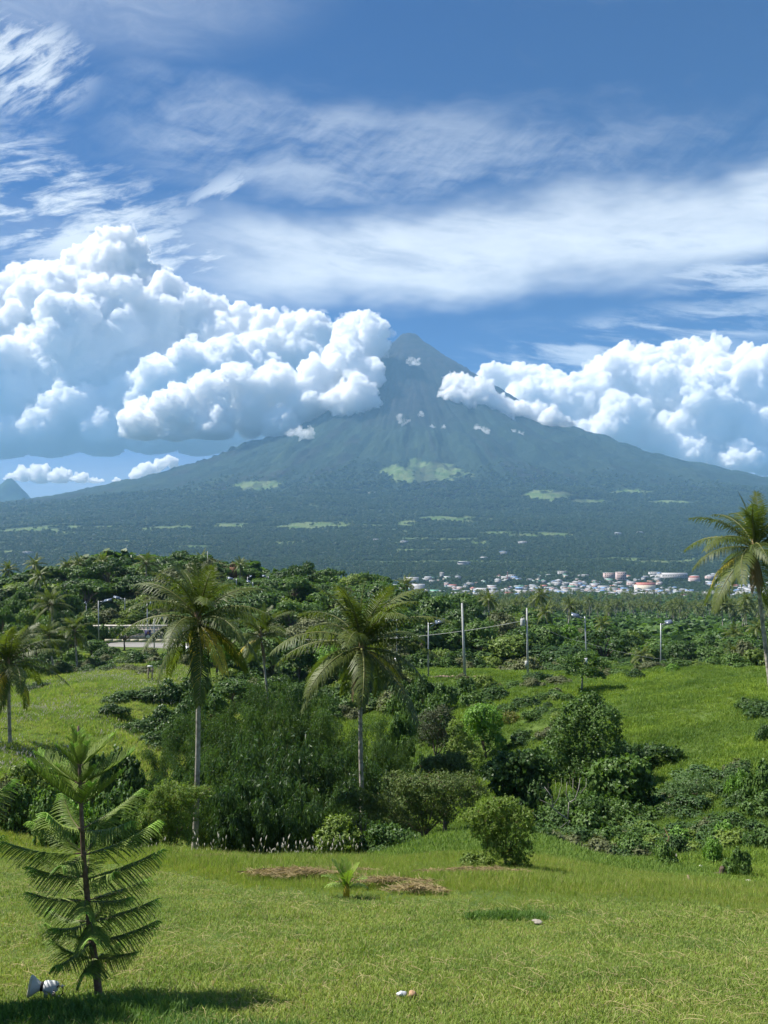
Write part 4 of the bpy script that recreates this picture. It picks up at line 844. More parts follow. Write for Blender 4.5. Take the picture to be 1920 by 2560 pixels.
hero('light green leafy shrub with several stems on the grassy mound', 'mound_shrub', 'shrub', 1268, 18.6,
     [(1190, 2045, 26, 14), (1235, 2028, 34, 22), (1270, 2022, 30, 20), (1305, 2045, 28, 26), (1160, 2052, 18, 9), (1225, 2068, 42, 26), (1285, 2075, 38, 30), (1320, 2085, 16, 30), (1200, 2085, 24, 16), (1265, 2110, 44, 32), (1305, 2125, 24, 34), (1235, 2120, 26, 26), (1275, 2148, 34, 24), (1300, 2160, 22, 18)], 9500, .072, M_SHRUBY, aspect=.36, droop=.9, tr0=.035, h0=.35, seed=40)
hero('low leafy bush at the foot of the mound shrub', 'low_bush', 'bush', 1195, 18.9, [(1180, 2160, 26, 18), (1210, 2165, 26, 20), (1160, 2172, 16, 12)], 3500, .05, M_LEAF[2], trunk=False, seed=41)
hero('straggly yellow-green shrub at the foot of the nearer palm', 'yellow_green_shrub', 'shrub', 425, 37,
     [(420, 1985, 34, 22), (460, 1990, 40, 18), (505, 1990, 26, 14), (400, 2010, 34, 26), (390, 2050, 40, 36), (440, 2050, 44, 40), (400, 2090, 36, 26), (450, 2100, 34, 20)], 13000, .12, M_SHRUBY, aspect=.32, droop=.8, tr0=.05, h0=.6, seed=42)
hero('dusty olive shrub with spreading flat crown right of the second palm', 'olive_shrub', 'shrub', 1060, 42,
     [(990, 1960, 36, 22), (1040, 1955, 44, 22), (1100, 1960, 50, 24), (1160, 1970, 44, 22), (1190, 1985, 30, 18), (1000, 2000, 44, 34), (1070, 2000, 50, 34), (1140, 2010, 44, 30), (960, 2040, 34, 30), (1020, 2050, 44, 34), (1090, 2055, 44, 26), (1000, 2085, 50, 20)], 15000, .13, M_SHRUBO, aspect=.45, droop=.6, tr0=.07, h0=1.0, seed=43)
hero('olive shrub growing up the slope behind the flat-crowned shrub', 'olive_shrub', 'shrub', 1110, 50, [(1090, 1910, 34, 20), (1130, 1905, 34, 22), (1070, 1935, 34, 20), (1120, 1940, 44, 22), (1150, 1930, 30, 18)], 6000, .14, M_SHRUBO, seed=44, droop=.5)
hero('thin-leaved drooping shrub crossing the trunk of the second palm', 'drooping_shrub', 'shrub', 905, 41, [(870, 2000, 24, 12), (900, 1990, 24, 10), (940, 2005, 22, 12), (860, 2012, 22, 12), (910, 2020, 26, 12), (940, 2030, 24, 14)], 3500, .13, M_SHRUBO, aspect=.35, droop=1.0, tr0=.04, h0=1.5, seed=45)
hero('young light green broadleaf bush left of the second palm trunk', 'young_bush', 'bush', 845, 36, [(845, 2070, 30, 20), (820, 2090, 28, 20), (850, 2105, 36, 28), (880, 2095, 20, 22), (815, 2125, 24, 20), (855, 2135, 34, 16)], 6500, .12, M_LEAF[2], droop=.5, tr0=.03, seed=46)
hero('low green bush right of the second palm trunk', 'low_bush', 'bush', 960, 36, [(945, 2090, 28, 22), (985, 2100, 34, 24), (1020, 2105, 30, 18), (960, 2120, 34, 18), (925, 2125, 26, 18)], 6000, .12, M_LEAF[1], tr0=.03, seed=47)
hero('tangle of creepers over low shrubs at the centre of the right hollow', 'creeper_thicket', 'bush', 1500, 43,
     [(1400, 2040, 44, 34), (1460, 2030, 50, 36), (1530, 2045, 50, 36), (1590, 2050, 44, 34), (1640, 2060, 38, 30), (1370, 2070, 38, 28), (1430, 2085, 44, 26), (1500, 2090, 50, 28), (1570, 2095, 44, 26), (1620, 2100, 36, 22), (1660, 2085, 28, 24), (1340, 2090, 26, 18)], 15000, .16, M_LEAF[1], trunk=False, seed=48, droop=.5, aspect=.65)
hero('feathery bluish green shrub at the right side of the hollow', 'feathery_shrub', 'shrub', 1740, 44,
     [(1690, 1985, 36, 24), (1740, 1970, 44, 26), (1790, 1985, 40, 26), (1830, 2000, 28, 20), (1720, 2020, 40, 28), (1780, 2025, 40, 26), (1680, 2030, 28, 24), (1760, 2055, 34, 20)], 9000, .13, M_LEAF[5], seed=49, aspect=.3, droop=.4, tr0=.05, h0=.7)
# bare trees
def bare_tree(label, p, d, segs, mat, name='bare_tree'):
    b = spot(p, d, .1); o = thing(name, label, 'dead tree', b)
    r_ = random.Random(3)
    for i, (pts, r0) in enumerate(segs):
        P = [(px(a, d)-b.x, (r_.uniform(-.15, .15) if j else 0)+ (i % 3-1)*.12*j, zpix(c, d)-b.z) for j, (a, c) in enumerate(pts)]
        mb = MB(); r0 *= .62; mb.tube(P, np.linspace(r0, r0*.35, len(P)), 6); link('trunk' if i == 0 else 'branch', mb.mesh('trunk' if i == 0 else 'branch', mat, True), o)
    return o
bare_tree('bare white forked tree standing in the right thicket', 1440, 39.0, [([(1442, 2092), (1425, 2075), (1418, 2055), (1420, 2045)], .085), ([(1420, 2048), (1400, 2035), (1382, 2020), (1378, 1990), (1360, 1965)], .065), ([(1420, 2045), (1425, 2010), (1440, 2000), (1450, 1975), (1458, 1955)], .05),
   ([(1382, 2018), (1395, 1990), (1400, 1965)], .035), ([(1425, 2010), (1415, 1985), (1418, 1955)], .035), ([(1440, 2000), (1432, 1975), (1436, 1950)], .028), ([(1380, 1995), (1370, 1975), (1368, 1955)], .025), ([(1400, 2035), (1372, 2010), (1350, 2000)], .03), ([(1450, 1985), (1465, 1965), (1470, 1950)], .022), ([(1378, 1990), (1366, 1985), (1362, 1970)], .014), ([(1395, 1990), (1388, 1972), (1390, 1952)], .014), ([(1415, 1985), (1405, 1968), (1407, 1950)], .014), ([(1425, 2010), (1440, 1992), (1444, 1965)], .014), ([(1368, 1975), (1352, 1968), (1348, 1958)], .011), ([(1432, 1975), (1426, 1960), (1428, 1945)], .011), ([(1418, 2055), (1400, 2070), (1392, 2066)], .018)], M_DEAD)
bare_tree('small dead reddish brown tree at the lower edge of the thicket', 1662, 30, [([(1660, 2150), (1661, 2130), (1660, 2115), (1664, 2080)], .035), ([(1661, 2125), (1640, 2118), (1625, 2095), (1618, 2078)], .018), ([(1660, 2112), (1672, 2095), (1668, 2075)], .022), ([(1661, 2100), (1655, 2085), (1662, 2072)], .018), ([(1660, 2140), (1640, 2142)], .012)], material('reddish_dead_wood', (.20, .11, .07), .9, .1, .3, 9))
bare_tree('pale fallen branch lying on the right slope', 1830, 42, [([(1805, 2078), (1815, 2065), (1840, 2050), (1868, 2042)], .05), ([(1820, 2060), (1830, 2045), (1850, 2042)], .025)], M_DEAD, 'fallen_branch')
print('trees', round(time.time()-T0, 1))

# ------------------------------------------------------------------ palms
coconut_palm('tall coconut palm with yellow lower fronds in front of the road, left of centre', 485, 42, 2120, 494, 1552, 4.2, 51, r0=.155, nf=26, yel=6, dead=7, nuts=8, bend=.12)
coconut_palm('wide-crowned coconut palm with pale slender trunk in the middle', 912, 50, 2092, 903, 1618, 5.7, 52, r0=.16, nf=28, yel=1, dead=2, nuts=5, bend=-.15)
coconut_palm('coconut palm rising past the town at the right edge', 1938, 58, 1690, 1886, 1372, 5.1, 53, r0=.17, nf=26, yel=1, dead=6, nuts=4, bend=-.05)
coconut_palm('coconut palm with yellowing fronds cut by the left edge', 26, 60, 1905, 20, 1665, 4.4, 54, r0=.15, nf=26, yel=3, dead=2, nuts=4)
coconut_palm('slender leaning coconut palm with ragged crown between the two near palms', 686, 74, 1800, 652, 1590, 3.6, 55, r0=.12, nf=20, yel=1, dead=5, nuts=2, bend=.05)
G2 = 'coconut palms on the left slope and hill'
coconut_palm('taller of two palms on the far left slope, above the pair', 140, 135, 1690, 128, 1512, 4.0, 56, r0=.2, nf=22, yel=0, dead=1, nuts=0, group=G2)
coconut_palm('left palm of the pair standing on the bright grass slope', 142, 118, 1725, 122, 1593, 3.6, 57, r0=.17, nf=22, yel=0, dead=1, nuts=0, group=G2)
coconut_palm('right palm of the pair standing on the bright grass slope', 197, 118, 1715, 186, 1580, 3.7, 58, r0=.17, nf=22, yel=0, dead=2, nuts=0, group=G2)
coconut_palm('palm rising above the hilltop wood', 368, 210, 1470, 365, 1408, 4.2, 59, r0=.2, nf=20, yel=0, dead=0, nuts=0, group=G2)
SP = [('coconut palm at the left end of the hilltop wood', 35, 240, 1425, 4.5), ('coconut palm left of the hill crest beside a taller one', 92, 236, 1412, 4.5), ('coconut palm above the left shoulder of the hill', 105, 200, 1440, 4.2), ('left palm of three on the left hill crest', 150, 238, 1415, 4.3), ('middle palm of three on the left hill crest', 172, 240, 1418, 4.0),
      ('right palm of three on the left hill crest', 192, 236, 1408, 4.3), ('dark palm on the hill crest left of the tall one', 252, 232, 1405, 4.4), ('windblown palm right of the hilltop behind the near palm', 490, 236, 1398, 4.4), ('small palm on the ridge beside the brown structure', 597, 232, 1412, 4.0), ('palm standing above the trees in front of the long white shed', 1022, 205, 1462, 4.0),
      ('dark palm at the right end of the wood near the town', 1225, 220, 1500, 4.2), ('tall palm above the wood right of the bare pole', 1355, 230, 1490, 4.4), ('palm over the wood beside the transformer pole', 1415, 228, 1515, 4.2), ('lower palm over the wood beside the transformer pole', 1372, 200, 1530, 4.0), ('palm with drooping crown in front of the coconut grove', 1835, 190, 1585, 4.2),
      ('palm at the front of the wood beside the third lamp post', 1580, 128, 1640, 3.2), ('pale palm in the wood left of the last lamp post', 1530, 200, 1560, 3.8), ('small palm beyond the right slope crest', 1825, 130, 1630, 2.8), ('palm at the right end of the wood', 1900, 200, 1570, 4.0)]
for i, (lab, p, d, cy_, L) in enumerate(SP):
    z1 = zpix(cy_, d)
    thing('coconut_palm', lab, 'palm tree', (px(p, d), d, z1-3.6*L), 'coconut palms in the woods', (0, 0, rr.uniform(0, 6.28)), (L, L, L), SPALM[i % 4])
# ------------------------------------------------------------------ grass, far woods, grove
LAWN = [tuft(500+i, 16, .040, .0055, .030, 1.0, M_GR_LAWN, name='lawn_tuft') for i in range(5)]
LONG = [tuft(520+i, 16, .30, .009, .05, .45, M_GR_LONG, name='long_tuft') for i in range(4)]
HILL = [tuft(540+i, 26, .34, .035, .22, .8, M_GR_HILL, name='hill_tuft') for i in range(4)]
def polar(n, d0, d1, pw, u0=-.56, u1=.56, seed=0):
    """random ground points between two distances; pw = exponent of the density in distance (0 = even on the ground)"""
    r_ = np.random.default_rng(seed); t = r_.random(n); e = 2-pw
    d = np.exp(np.log(d0)+t*np.log(d1/d0)) if abs(e) < 1e-6 else (d0**e+t*(d1**e-d0**e))**(1/e)
    u = r_.uniform(u0, u1, n); return u*d, d
def mow(u): return np.interp(u, [-.5, -.33, -.18, 0, .2, .5], [24, 19, 14.3, 12.7, 12.2, 11.6])
x, y = polar(95000, 3.0, 25, 1.75, seed=1); b = y < mow(x/y)+(fbm(x/1.3, y/1.3, 12, 3)-.5)*2.2; x, y = x[b], y[b]
k = fbm(x/.9, y/.9, 14, 3)
scatter('mown_grass', np.stack([x, y, zg(x, y)], -1), LAWN, (.55+.9*k)*(1+.03*y)*.95, 2, .2, label='short mown lawn grass')
x, y = polar(60000, 11, 40, 1.3, seed=3); b = (y > mow(x/y)+(fbm(x/1.3, y/1.3, 12, 3)-.5)*2.2); x, y = x[b], y[b]
k = fbm(x/2.2, y/2.2, 15, 3); mound = smooth(-.06, .05, x/y)*smooth(14, 18, y)
scatter('long_grass', np.stack([x, y, zg(x, y)], -1), LONG, (.45+1.0*k)*(1-.5*mound)*(.30+.70*smooth(0, 3.5, y-mow(x/y)))*np.where(y > 22, 1.25, 1), 4, .14, label='long yellow-green grass at the edge of the lawn')
x, y = polar(110000, 24, 150, 1.45, -.6, .6, seed=5); b = (x/y > -.02) | (y > 33); x, y = x[b], y[b]
k = fbm(x/5, y/5, 16, 4)
HSUN = [tuft(550+i, 26, .34, .035, .22, .8, M_GR_SUNTINT, name='sun_tinted_tuft') for i in range(4)]
sz = (.35+1.1*k)*(.55+.008*y); l_ = x/y < -.12+.05*(k-.5)
scatter('hill_grass', np.stack([x, y, zg(x, y)-.03], -1)[~l_], HILL, sz[~l_], 6, .18, label='rough grass on the right hillside')
scatter('sun_tinted_grass', np.stack([x, y, zg(x, y)-.03], -1)[l_], HSUN, sz[l_], 61, .18, label='bright grass on the left hillside, sunlight coloured in')
# loose straw on the mown lawn
def straw_mesh(seed):
    r_ = np.random.default_rng(seed); mb = MB(); n = 6; t = np.linspace(-.5, .5, n); a = r_.uniform(-.5, .5)
    P = np.stack([t, a*(t*t), .02+.03*np.cos(t*4)+r_.uniform(-.01, .01, n)], -1); mb.tube(P, .008, 3, cap=False); return mb.mesh('straw', M_LSTRAW)
ST = [straw_mesh(600+i) for i in range(4)]
x, y = polar(6500, 3.2, 18, 1.6, seed=7); b = (y < mow(x/y)) & (fbm(x/1.7, y/1.2, 18, 3)+.12*smooth(-.3, .5, x/y) > .50); x, y = x[b], y[b]
scatter('loose_straw', np.stack([x, y, zg(x, y)+.035], -1), ST, np.random.default_rng(8).uniform(.06, .24, len(x))*(.6+.03*y), 8, .12, label='dry straw lying on the lawn')
# tan heaps of cut grass
def straw_heap(label, p, d, rx, ry, h, n, seed):
    n = int(n*.48); h *= .6; rx *= 1.1; up_ = .10 if d > 14 else .02
    r_ = np.random.default_rng(seed); b = spot(p, d); mb = MB()
    a = r_.uniform(0, 6.28, n); q = np.sqrt(r_.random(n))*(.75+.35*np.sin(a*3+seed)+.2*np.sin(a*7)); X = np.cos(a)*q*rx*1.2; Y = np.sin(a)*q*ry; Z = zg(b.x+X, b.y+Y)-b.z+h*(1-q*q)*r_.random(n)+.06+up_
    az = r_.normal(size=n)*.9; L = r_.uniform(.10, .30, n); dr = np.stack([np.cos(az), np.sin(az), r_.normal(size=n)*.25], -1)*L[:, None]; c = np.stack([X, Y, Z], -1)
    sd_ = np.stack([-np.sin(az), np.cos(az), r_.normal(size=n)], -1)*.0032
    V = np.stack([c-dr/2-sd_, c-dr/2+sd_, c+[0, 0, .015]+sd_, c+[0, 0, .015]-sd_, c+dr/2-[0, 0, .01]], 1).reshape(-1, 3); k_ = np.arange(n)*5
    mb.addv(V, np.stack([k_, k_+1, k_+2, k_+3], -1), np.stack([k_+3, k_+2, k_+4], -1))
    thing('straw_heap', label, 'straw heap', b, 'heaps of cut dry grass', mesh=mb.mesh('straw_heap', M_STRAW))
straw_heap('wide reddish straw heap left of the baby coconut palm', 735, 15.6, .95, .42, .20, 3600, 1)
straw_heap('long straw heap just right of the baby coconut palm', 960, 14.2, .75, .35, .10, 2200, 2)
straw_heap('pale straw heap at the right end of the row', 1045, 13.4, .42, .3, .16, 1800, 3)
straw_heap('thin straw patch in the long grass below the mound shrub', 1180, 16.5, .9, .4, .06, 1200, 4)
straw_heap('thin straw patch on the left beside the pine top', 560, 21, .9, .5, .12, 1300, 5)
straw_heap('narrow straw patch between the two large heaps', 860, 16.6, .6, .3, .08, 900, 6)
# plumes of wild grass along the crest behind the lawn, and flower heads on the sunlit slope
def plume_mesh(seed, head=.16, stem=.75):
    r_ = np.random.default_rng(seed); mb = MB(); t = np.linspace(0, 1, 6); ln = r_.uniform(.05, .25)
    mb.tube(np.stack([ln*t*t, 0*t, stem*t], -1), .004, 3, cap=False, mi=0); q = np.linspace(0, 1, 6)
    mb.tube(np.stack([ln+q*head*.35, 0*q, stem+head*q], -1), .022*np.sin(np.clip(q*.9+.1, 0, 1)*math.pi)+.002, 5, mi=1); return mb.mesh('plume', [M_GR_LONG, M_PLUME])
PL = [plume_mesh(700+i) for i in range(4)]
r_ = np.random.default_rng(21); n = 150; pp = np.concatenate([r_.uniform(480, 560, 22), r_.normal(720, 60, 60), r_.uniform(640, 900, 58), r_.uniform(330, 420, 10)]); dd = r_.uniform(24, 29.5, n)
scatter('plume_grass', np.stack([px(pp, dd), dd, zg(px(pp, dd), dd)], -1), PL, r_.uniform(.45, 1.0, n), 9, .25, label='white seed plumes of wild grass along the crest')
x, y = polar(9000, 45, 112, .6, -.55, -.24, seed=11); b = fbm(x/9, y/9, 19, 4) > .5; x, y = x[b], y[b]
FL = [plume_mesh(710+i, .22, .5) for i in range(3)]
scatter('flowering_grass', np.stack([x, y, zg(x, y)], -1), FL, np.random.default_rng(3).uniform(.5, 1.15, len(x)), 10, .3, label='pale flower heads on the sunlit slope')

# far woods on the plain: low tree clumps
def clump(seed, mat, n=90):
    r_ = np.random.default_rng(seed); lp = [(r_.uniform(-.5, .5), r_.uniform(-.5, .5), .55+r_.uniform(-.2, .25), r_.uniform(.35, .6), r_.uniform(.3, .5)) for _ in range(5)]
    P, N = crown_points(lp, n, r_, .9); V, Q = leaf_quads(P, N, .42*r_.uniform(.7, 1.3, len(P)), .34, r_, 0, .35); return mesh_np('tree_clump', V, Q, mat)
M_FAR = [leaf_material('far_crown_%d' % i, a_, b_) for i, (a_, b_) in enumerate((((.014, .030, .016), (.036, .064, .032)), ((.018, .036, .018), (.044, .074, .036))))]
CL = [clump(800+i, M_FAR[i % 2]) for i in range(6)]
x, y = polar(140000, 900, 8600, 1.35, -.60, .60, seed=13)
z = zg(x, y); elx = 960+F*x/y; ely = HY-F*z/y; fld = smooth(.62, .68, fbm(x/420, y/150, 80, 4, .55))*smooth(2300, 2900, y)*(1-smooth(4700, 6200, y))
for (cx_, cy_, wx, wy) in FIELD_SPOTS:
    q_ = ((elx-cx_)/wx)**2+((ely-cy_)/wy)**2+(fbm(x/330, y/330, 70, 4)-.5)*2.6; fld = np.maximum(fld, q_ < .7)
town = smooth(1300, 1420, y)*(1-smooth(2350, 2450, y))*smooth(-.03, .03, x/y)
r_ = np.random.default_rng(5); b = (r_.random(len(x)) > fld*.97) & (r_.random(len(x)) > town*.05) & (r_.random(len(x)) > smooth(5600, 7400, y)); x, y, z = x[b], y[b], z[b]
s = np.maximum(4.5, .0025*y)*r_.uniform(.75, 1.25, len(x))
scatter('far_woods', np.stack([x, y, z-.5], -1), CL, s, 14, .1, label='woods covering the plain below the volcano')
x, y = polar(17000, 255, 1600, 1.2, -.60, .62, seed=15); z = zg(x, y)
CLV = [clump(820+i, M_LEAF[[0, 0, 1, 5][i]]) for i in range(4)]
scatter('valley_woods', np.stack([x, y, z-.5], -1), CLV, np.random.default_rng(6).uniform(4.0, 8.5, len(x)), 15, .1, label='woods in the valley beyond the hill')
# coconut grove between wood and town: three hundred palms as things, the rest as one mass
x, y = polar(1900, 330, 1420, 1.9, .08, .60, seed=17); b = fbm(x/70, y/90, 33, 4) > .44+.35*(1-smooth(400, 620, y))*(1-smooth(.3, .5, x/y)*.5); x, y = x[b], y[b]; o_ = np.argsort(y); x, y = x[o_], y[o_]; z = zg(x, y)
rg = random.Random(9)
for i in range(min(285, len(x))):
    s = rg.uniform(3.6, 6.2); thing('coconut_palm', 'coconut palm in the '+('nearest' if y[i] < 490 else 'near' if y[i] < 540 else 'middle' if y[i] < 600 else 'farther' if y[i] < 670 else 'far')+' part of the grove, '+lm(960+F*x[i]/y[i]), 'palm tree', (x[i], y[i], z[i]-rg.uniform(0, 1.5)), 'palms of the grove in front of the town', (0, 0, rg.uniform(0, 6.28)), (s, s, s), SPALM[i % 4])
scatter('palm_grove', np.stack([x[285:], y[285:], z[285:]], -1), SPALM, np.random.default_rng(2).uniform(4.2, 5.2, max(0, len(x)-285)), 18, .05, label='rest of the coconut grove')

# ------------------------------------------------------------------ the town
WALLC = {'white': (.38, .38, .375), 'cream': (.66, .60, .48), 'pink': (.46, .36, .34), 'pale blue': (.42, .55, .66), 'grey': (.42, .42, .42), 'pale green': (.45, .60, .48)}
ROOFC = {'white': (.40, .40, .40), 'galvanised': (.28, .30, .32), 'rusty': (.30, .18, .12), 'red': (.36, .13, .10), 'green': (.12, .30, .20), 'blue': (.18, .30, .50)}
MW = {k_: material('wall_'+k_.replace(' ', '_'), c_, .85, .2, .12, .5) for k_, c_ in WALLC.items()}
MR = {k_: material('roof_'+k_, c_, .5, .4, .15, .6) for k_, c_ in ROOFC.items()}
M_WIN = material('window_glass_dark', (.05, .06, .07), .15, .6)
def gable(mb, w, l, h, rh, over=.5, mi=1, z0=0):
    for sgn in (-1, 1):
        a = math.atan2(rh, w/2); L = math.hypot(w/2, rh)+over
        c = (sgn*(w/4+over*.5*math.cos(a)), 0, z0+h+rh/2-over*.5*math.sin(a)+.12)
        ca, sa = math.cos(a*sgn), math.sin(a*sgn); mb.box(c, (L, l+2*over, .18), [[ca, 0, sa], [0, 1, 0], [-sa, 0, ca]], mi)
def house_mesh(w, l, h, rh, wall, roof, floors=1):
    mb = MB(); mb.box((0, 0, h/2-2), (w, l, h+4), mi=0)
    mb.addv([(-w/2, s_*l/2, h) for s_ in (-1, 1)]+[(w/2, s_*l/2, h) for s_ in (-1, 1)]+[(0, s_*l/2, h+rh) for s_ in (-1, 1)], tris=[[0, 2, 4], [3, 1, 5]], mi=0)
    gable(mb, w, l, h, rh)
    for f in range(floors):
        for s_ in (-1, 1):
            for i in range(max(2, int(l/3))):
                mb.box((s_*w/2, -l/2+1.5+i*(l-3)/max(1, int(l/3)-1), 1.6+f*3), (.1, 1.1, 1.1), mi=2)
            for i in range(max(2, int(w/3.2))): mb.box((-w/2+1.6+i*(w-3.2)/max(1, int(w/3.2)-1), s_*l/2, 1.6+f*3), (1.1, .1, 1.1), mi=2)
    return mb.mesh('house', [MW[wall], MR[roof], M_WIN])
HK = [('white', 'white', 8, 11, 3.4, 1.4, 1), ('white', 'galvanised', 9, 12, 6.2, 1.6, 2), ('cream', 'galvanised', 8, 10, 3.4, 1.5, 1), ('cream', 'red', 8, 12, 3.6, 1.8, 1), ('pink', 'white', 9, 13, 6.4, 1.2, 2), ('pale blue', 'galvanised', 8, 12, 3.4, 1.4, 1),
      ('grey', 'rusty', 8, 11, 3.2, 1.5, 1), ('white', 'blue', 9, 13, 6.4, 1.5, 2), ('pale green', 'white', 8, 12, 3.4, 1.2, 1), ('white', 'green', 9, 12, 3.6, 1.6, 1), ('white', 'white', 12, 18, 6.6, .8, 2), ('grey', 'galvanised', 10, 16, 3.6, 1.4, 1)]
HM = [house_mesh(w_, l_, h_, r1, a_, b_, f_) for (a_, b_, w_, l_, h_, r1, f_) in HK]
rg = random.Random(77); n = 0
while n < 285:
    d = math.exp(rg.uniform(math.log(1430), math.log(2430))); p = rg.uniform(960, 2010)
    if p < 1150 and d < 1750 and rg.random() < .6: continue
    if vnoise(np.array([p/60.0]), np.array([d/110.0]), 5)[0] < .40: continue
    i = rg.choice([0, 0, 1, 1, 2, 3, 4, 5, 6, 7, 8, 9, 10, 11]); b = spot(p, d); s = rg.uniform(.7, 1.7)
    thing('house', '%s house with %s roof in %s, %s' % (HK[i][0], HK[i][1], 'near town' if d < 1720 else 'mid town' if d < 2080 else 'far town', lm(p)), 'house', b+Vector((0, 0, 1.8)), 'houses of the far town', (0, 0, rg.choice([0, 1.57])+rg.uniform(-.35, .35)), (s, s, s), HM[i]); n += 1
r_ = np.random.default_rng(88); n_ = 420; d_ = np.exp(r_.uniform(math.log(1430), math.log(2430), n_)); p_ = r_.triangular(960, 1480, 2010, n_); b_ = vnoise(p_/60, d_/110, 5) > .42; d_, p_ = d_[b_], p_[b_]; x_ = px(p_, d_)
scatter('more_houses', np.stack([x_, d_, zg(x_, d_)+1.5], -1), HM, r_.uniform(.9, 1.5, len(x_)), 19, 0, label='smaller houses packed among the trees of the far town')
def block(label, p, d, py_top, w, dep, floors, wall, roof, name='building', flat=True, hall=False):
    """larger building: w metres wide facing the viewer"""
    d *= .86; w *= .9
    b = spot(p, d); H = max(4, zpix(py_top, d)-b.z); o = thing(name, label, 'building', b)
    mb = MB(); mb.box((0, 0, H/2-3), (w, dep, H+6)); link('wall', mb.mesh('wall', MW[wall]), o)
    mb = MB()
    if flat: mb.box((0, 0, H+.3), (w+1.5, dep+1.5, .6), mi=0)
    else:
        rh = H*.28; a = math.atan2(rh, dep/2); L = math.hypot(dep/2, rh)+.8
        for s_ in (-1, 1):
            ca, sa = math.cos(-a*s_), math.sin(-a*s_); mb.box((0, s_*dep/4, H+rh/2+.1), (w+2, L, .35), [[1, 0, 0], [0, ca, -sa], [0, sa, ca]])
    link('roof', mb.mesh('roof', MR[roof]), o)
    if not hall:
        wm = MB(); wm.box((0, 0, 0), (2.4, .5, H/floors*.42)); wm = wm.mesh('window', M_WIN); nw = max(3, int(w/5))
        for f in range(floors):
            for i in range(nw): link('window', wm, o, (-w/2+w*(i+.5)/nw, -dep/2-.05, H*(f+.55)/floors))
        sm = MB(); sm.box((0, 0, 0), (w+.8, .9, .5)); sm = sm.mesh('floor_ledge', MW[wall])
        for f in range(1, floors): link('floor_ledge', sm, o, (0, -dep/2-.4, H*f/floors))
    return o
block('long low hall with white roof left of the town, behind a palm', 1028, 2600, 1446, 46, 22, 1, 'cream', 'white', 'hall', False, True)
block('low pale roofed shed just above the wood', 1045, 2100, 1465, 34, 18, 1, 'white', 'white', 'shed', False, True)
block('tall white block at the upper edge of the town', 1406, 2850, 1428, 30, 16, 4, 'white', 'white')
block('pinkish four-storey school building in the middle of the town', 1523, 2700, 1432, 36, 18, 4, 'pink', 'white')
block('pinkish building joined to the right of the school', 1552, 2620, 1430, 30, 18, 4, 'pink', 'white')
block('long white two-storey building with pale roof right of the school', 1685, 2700, 1436, 84, 18, 2, 'white', 'white', flat=False)
block('dark-windowed block behind the long white building', 1637, 2820, 1430, 40, 16, 3, 'grey', 'galvanised')
block('wide hall with bright red roof and cream gable', 1612, 2150, 1462, 48, 24, 1, 'cream', 'red', 'hall', False, True)
block('red-roofed house cluster building at the right of the town', 1735, 2600, 1444, 30, 16, 1, 'pink', 'red', 'hall', False, True)
block('white house with stepped storeys at the left edge of the town', 1105, 2750, 1431, 14, 10, 2, 'white', 'white')
block('white three-storey house near the mast', 1280, 2700, 1437, 22, 12, 3, 'white', 'white')
block('low orange-roofed hall at the near edge of the town', 1285, 1900, 1486, 26, 14, 1, 'white', 'red', 'hall', False, True)
# radio mast: three tapering legs with bracing, red and white bays
def mast():
    b = spot(1269, 2280); H = zpix(1428, 2280)-b.z; o = thing('radio_mast', 'thin red and white lattice radio mast rising from the town', 'mast', b); nb = 8
    mats = [material('mast_red', (.5, .08, .05), .6), MW['white']]
    for k_ in range(nb):
        mb = MB(); z0, z1 = H*k_/nb, H*(k_+1)/nb; r0, r1 = 3.2*(1-.8*k_/nb), 3.2*(1-.8*(k_+1)/nb)
        for i in range(4):
            a0, a1 = i*1.5708+.785, (i+1)*1.5708+.785; q = lambda a, r, z: (r*math.cos(a), r*math.sin(a), z)
            mb.tube([q(a0, r0, z0), q(a0, r1, z1)], .35, 4); mb.tube([q(a0, r0, z0), q(a1, r1, z1)], .22, 4); mb.tube([q(a0, r1, z1), q(a1, r1, z1)], .22, 4)
        link('mast_bay', mb.mesh('mast_bay', mats[k_ % 2]), o)
mast()
# scattered farm buildings up the plain
for i, (p, y_, lab) in enumerate([(1306, 1362, 'long white roofed farm building alone in the forest of the plain'), (1258, 1388, 'small bluish white house alone below the farm building'), (940, 1352, 'tiny white house on the wooded plain left of centre'), (1010, 1360, 'lone pale shed on the wooded plain below the summit'), (930, 1236, 'tiny white building on the middle slope of the volcano'), (590, 1290, 'pale roofs of a hamlet on the left lower slope'),
                                 (70, 1388, 'pale quarry shed on the plain at the left edge'), (1600, 1335, 'small white house on the plain right of centre'), (1545, 1340, 'white hut on the plain beside a field'), (1210, 1400, 'white house at the edge of the woods above the town'), (1160, 1415, 'low white building above the left part of the town')]):
    ys = np.arange(2300, 9000, 20.0); zz = zg(px(p, ys), ys); yy = HY-F*zz/ys; d = float(ys[np.argmin(abs(yy-y_))]); b = spot(p, d); s = 1.3+d/5000
    thing('house', lab, 'house', b+Vector((0, 0, 3)), None, (0, 0, .1*i), (s*1.6, s, s), HM[[10, 7, 0, 1, 10, 2, 10, 0, 1, 0, 10][i]])
print('town', round(time.time()-T0, 1))

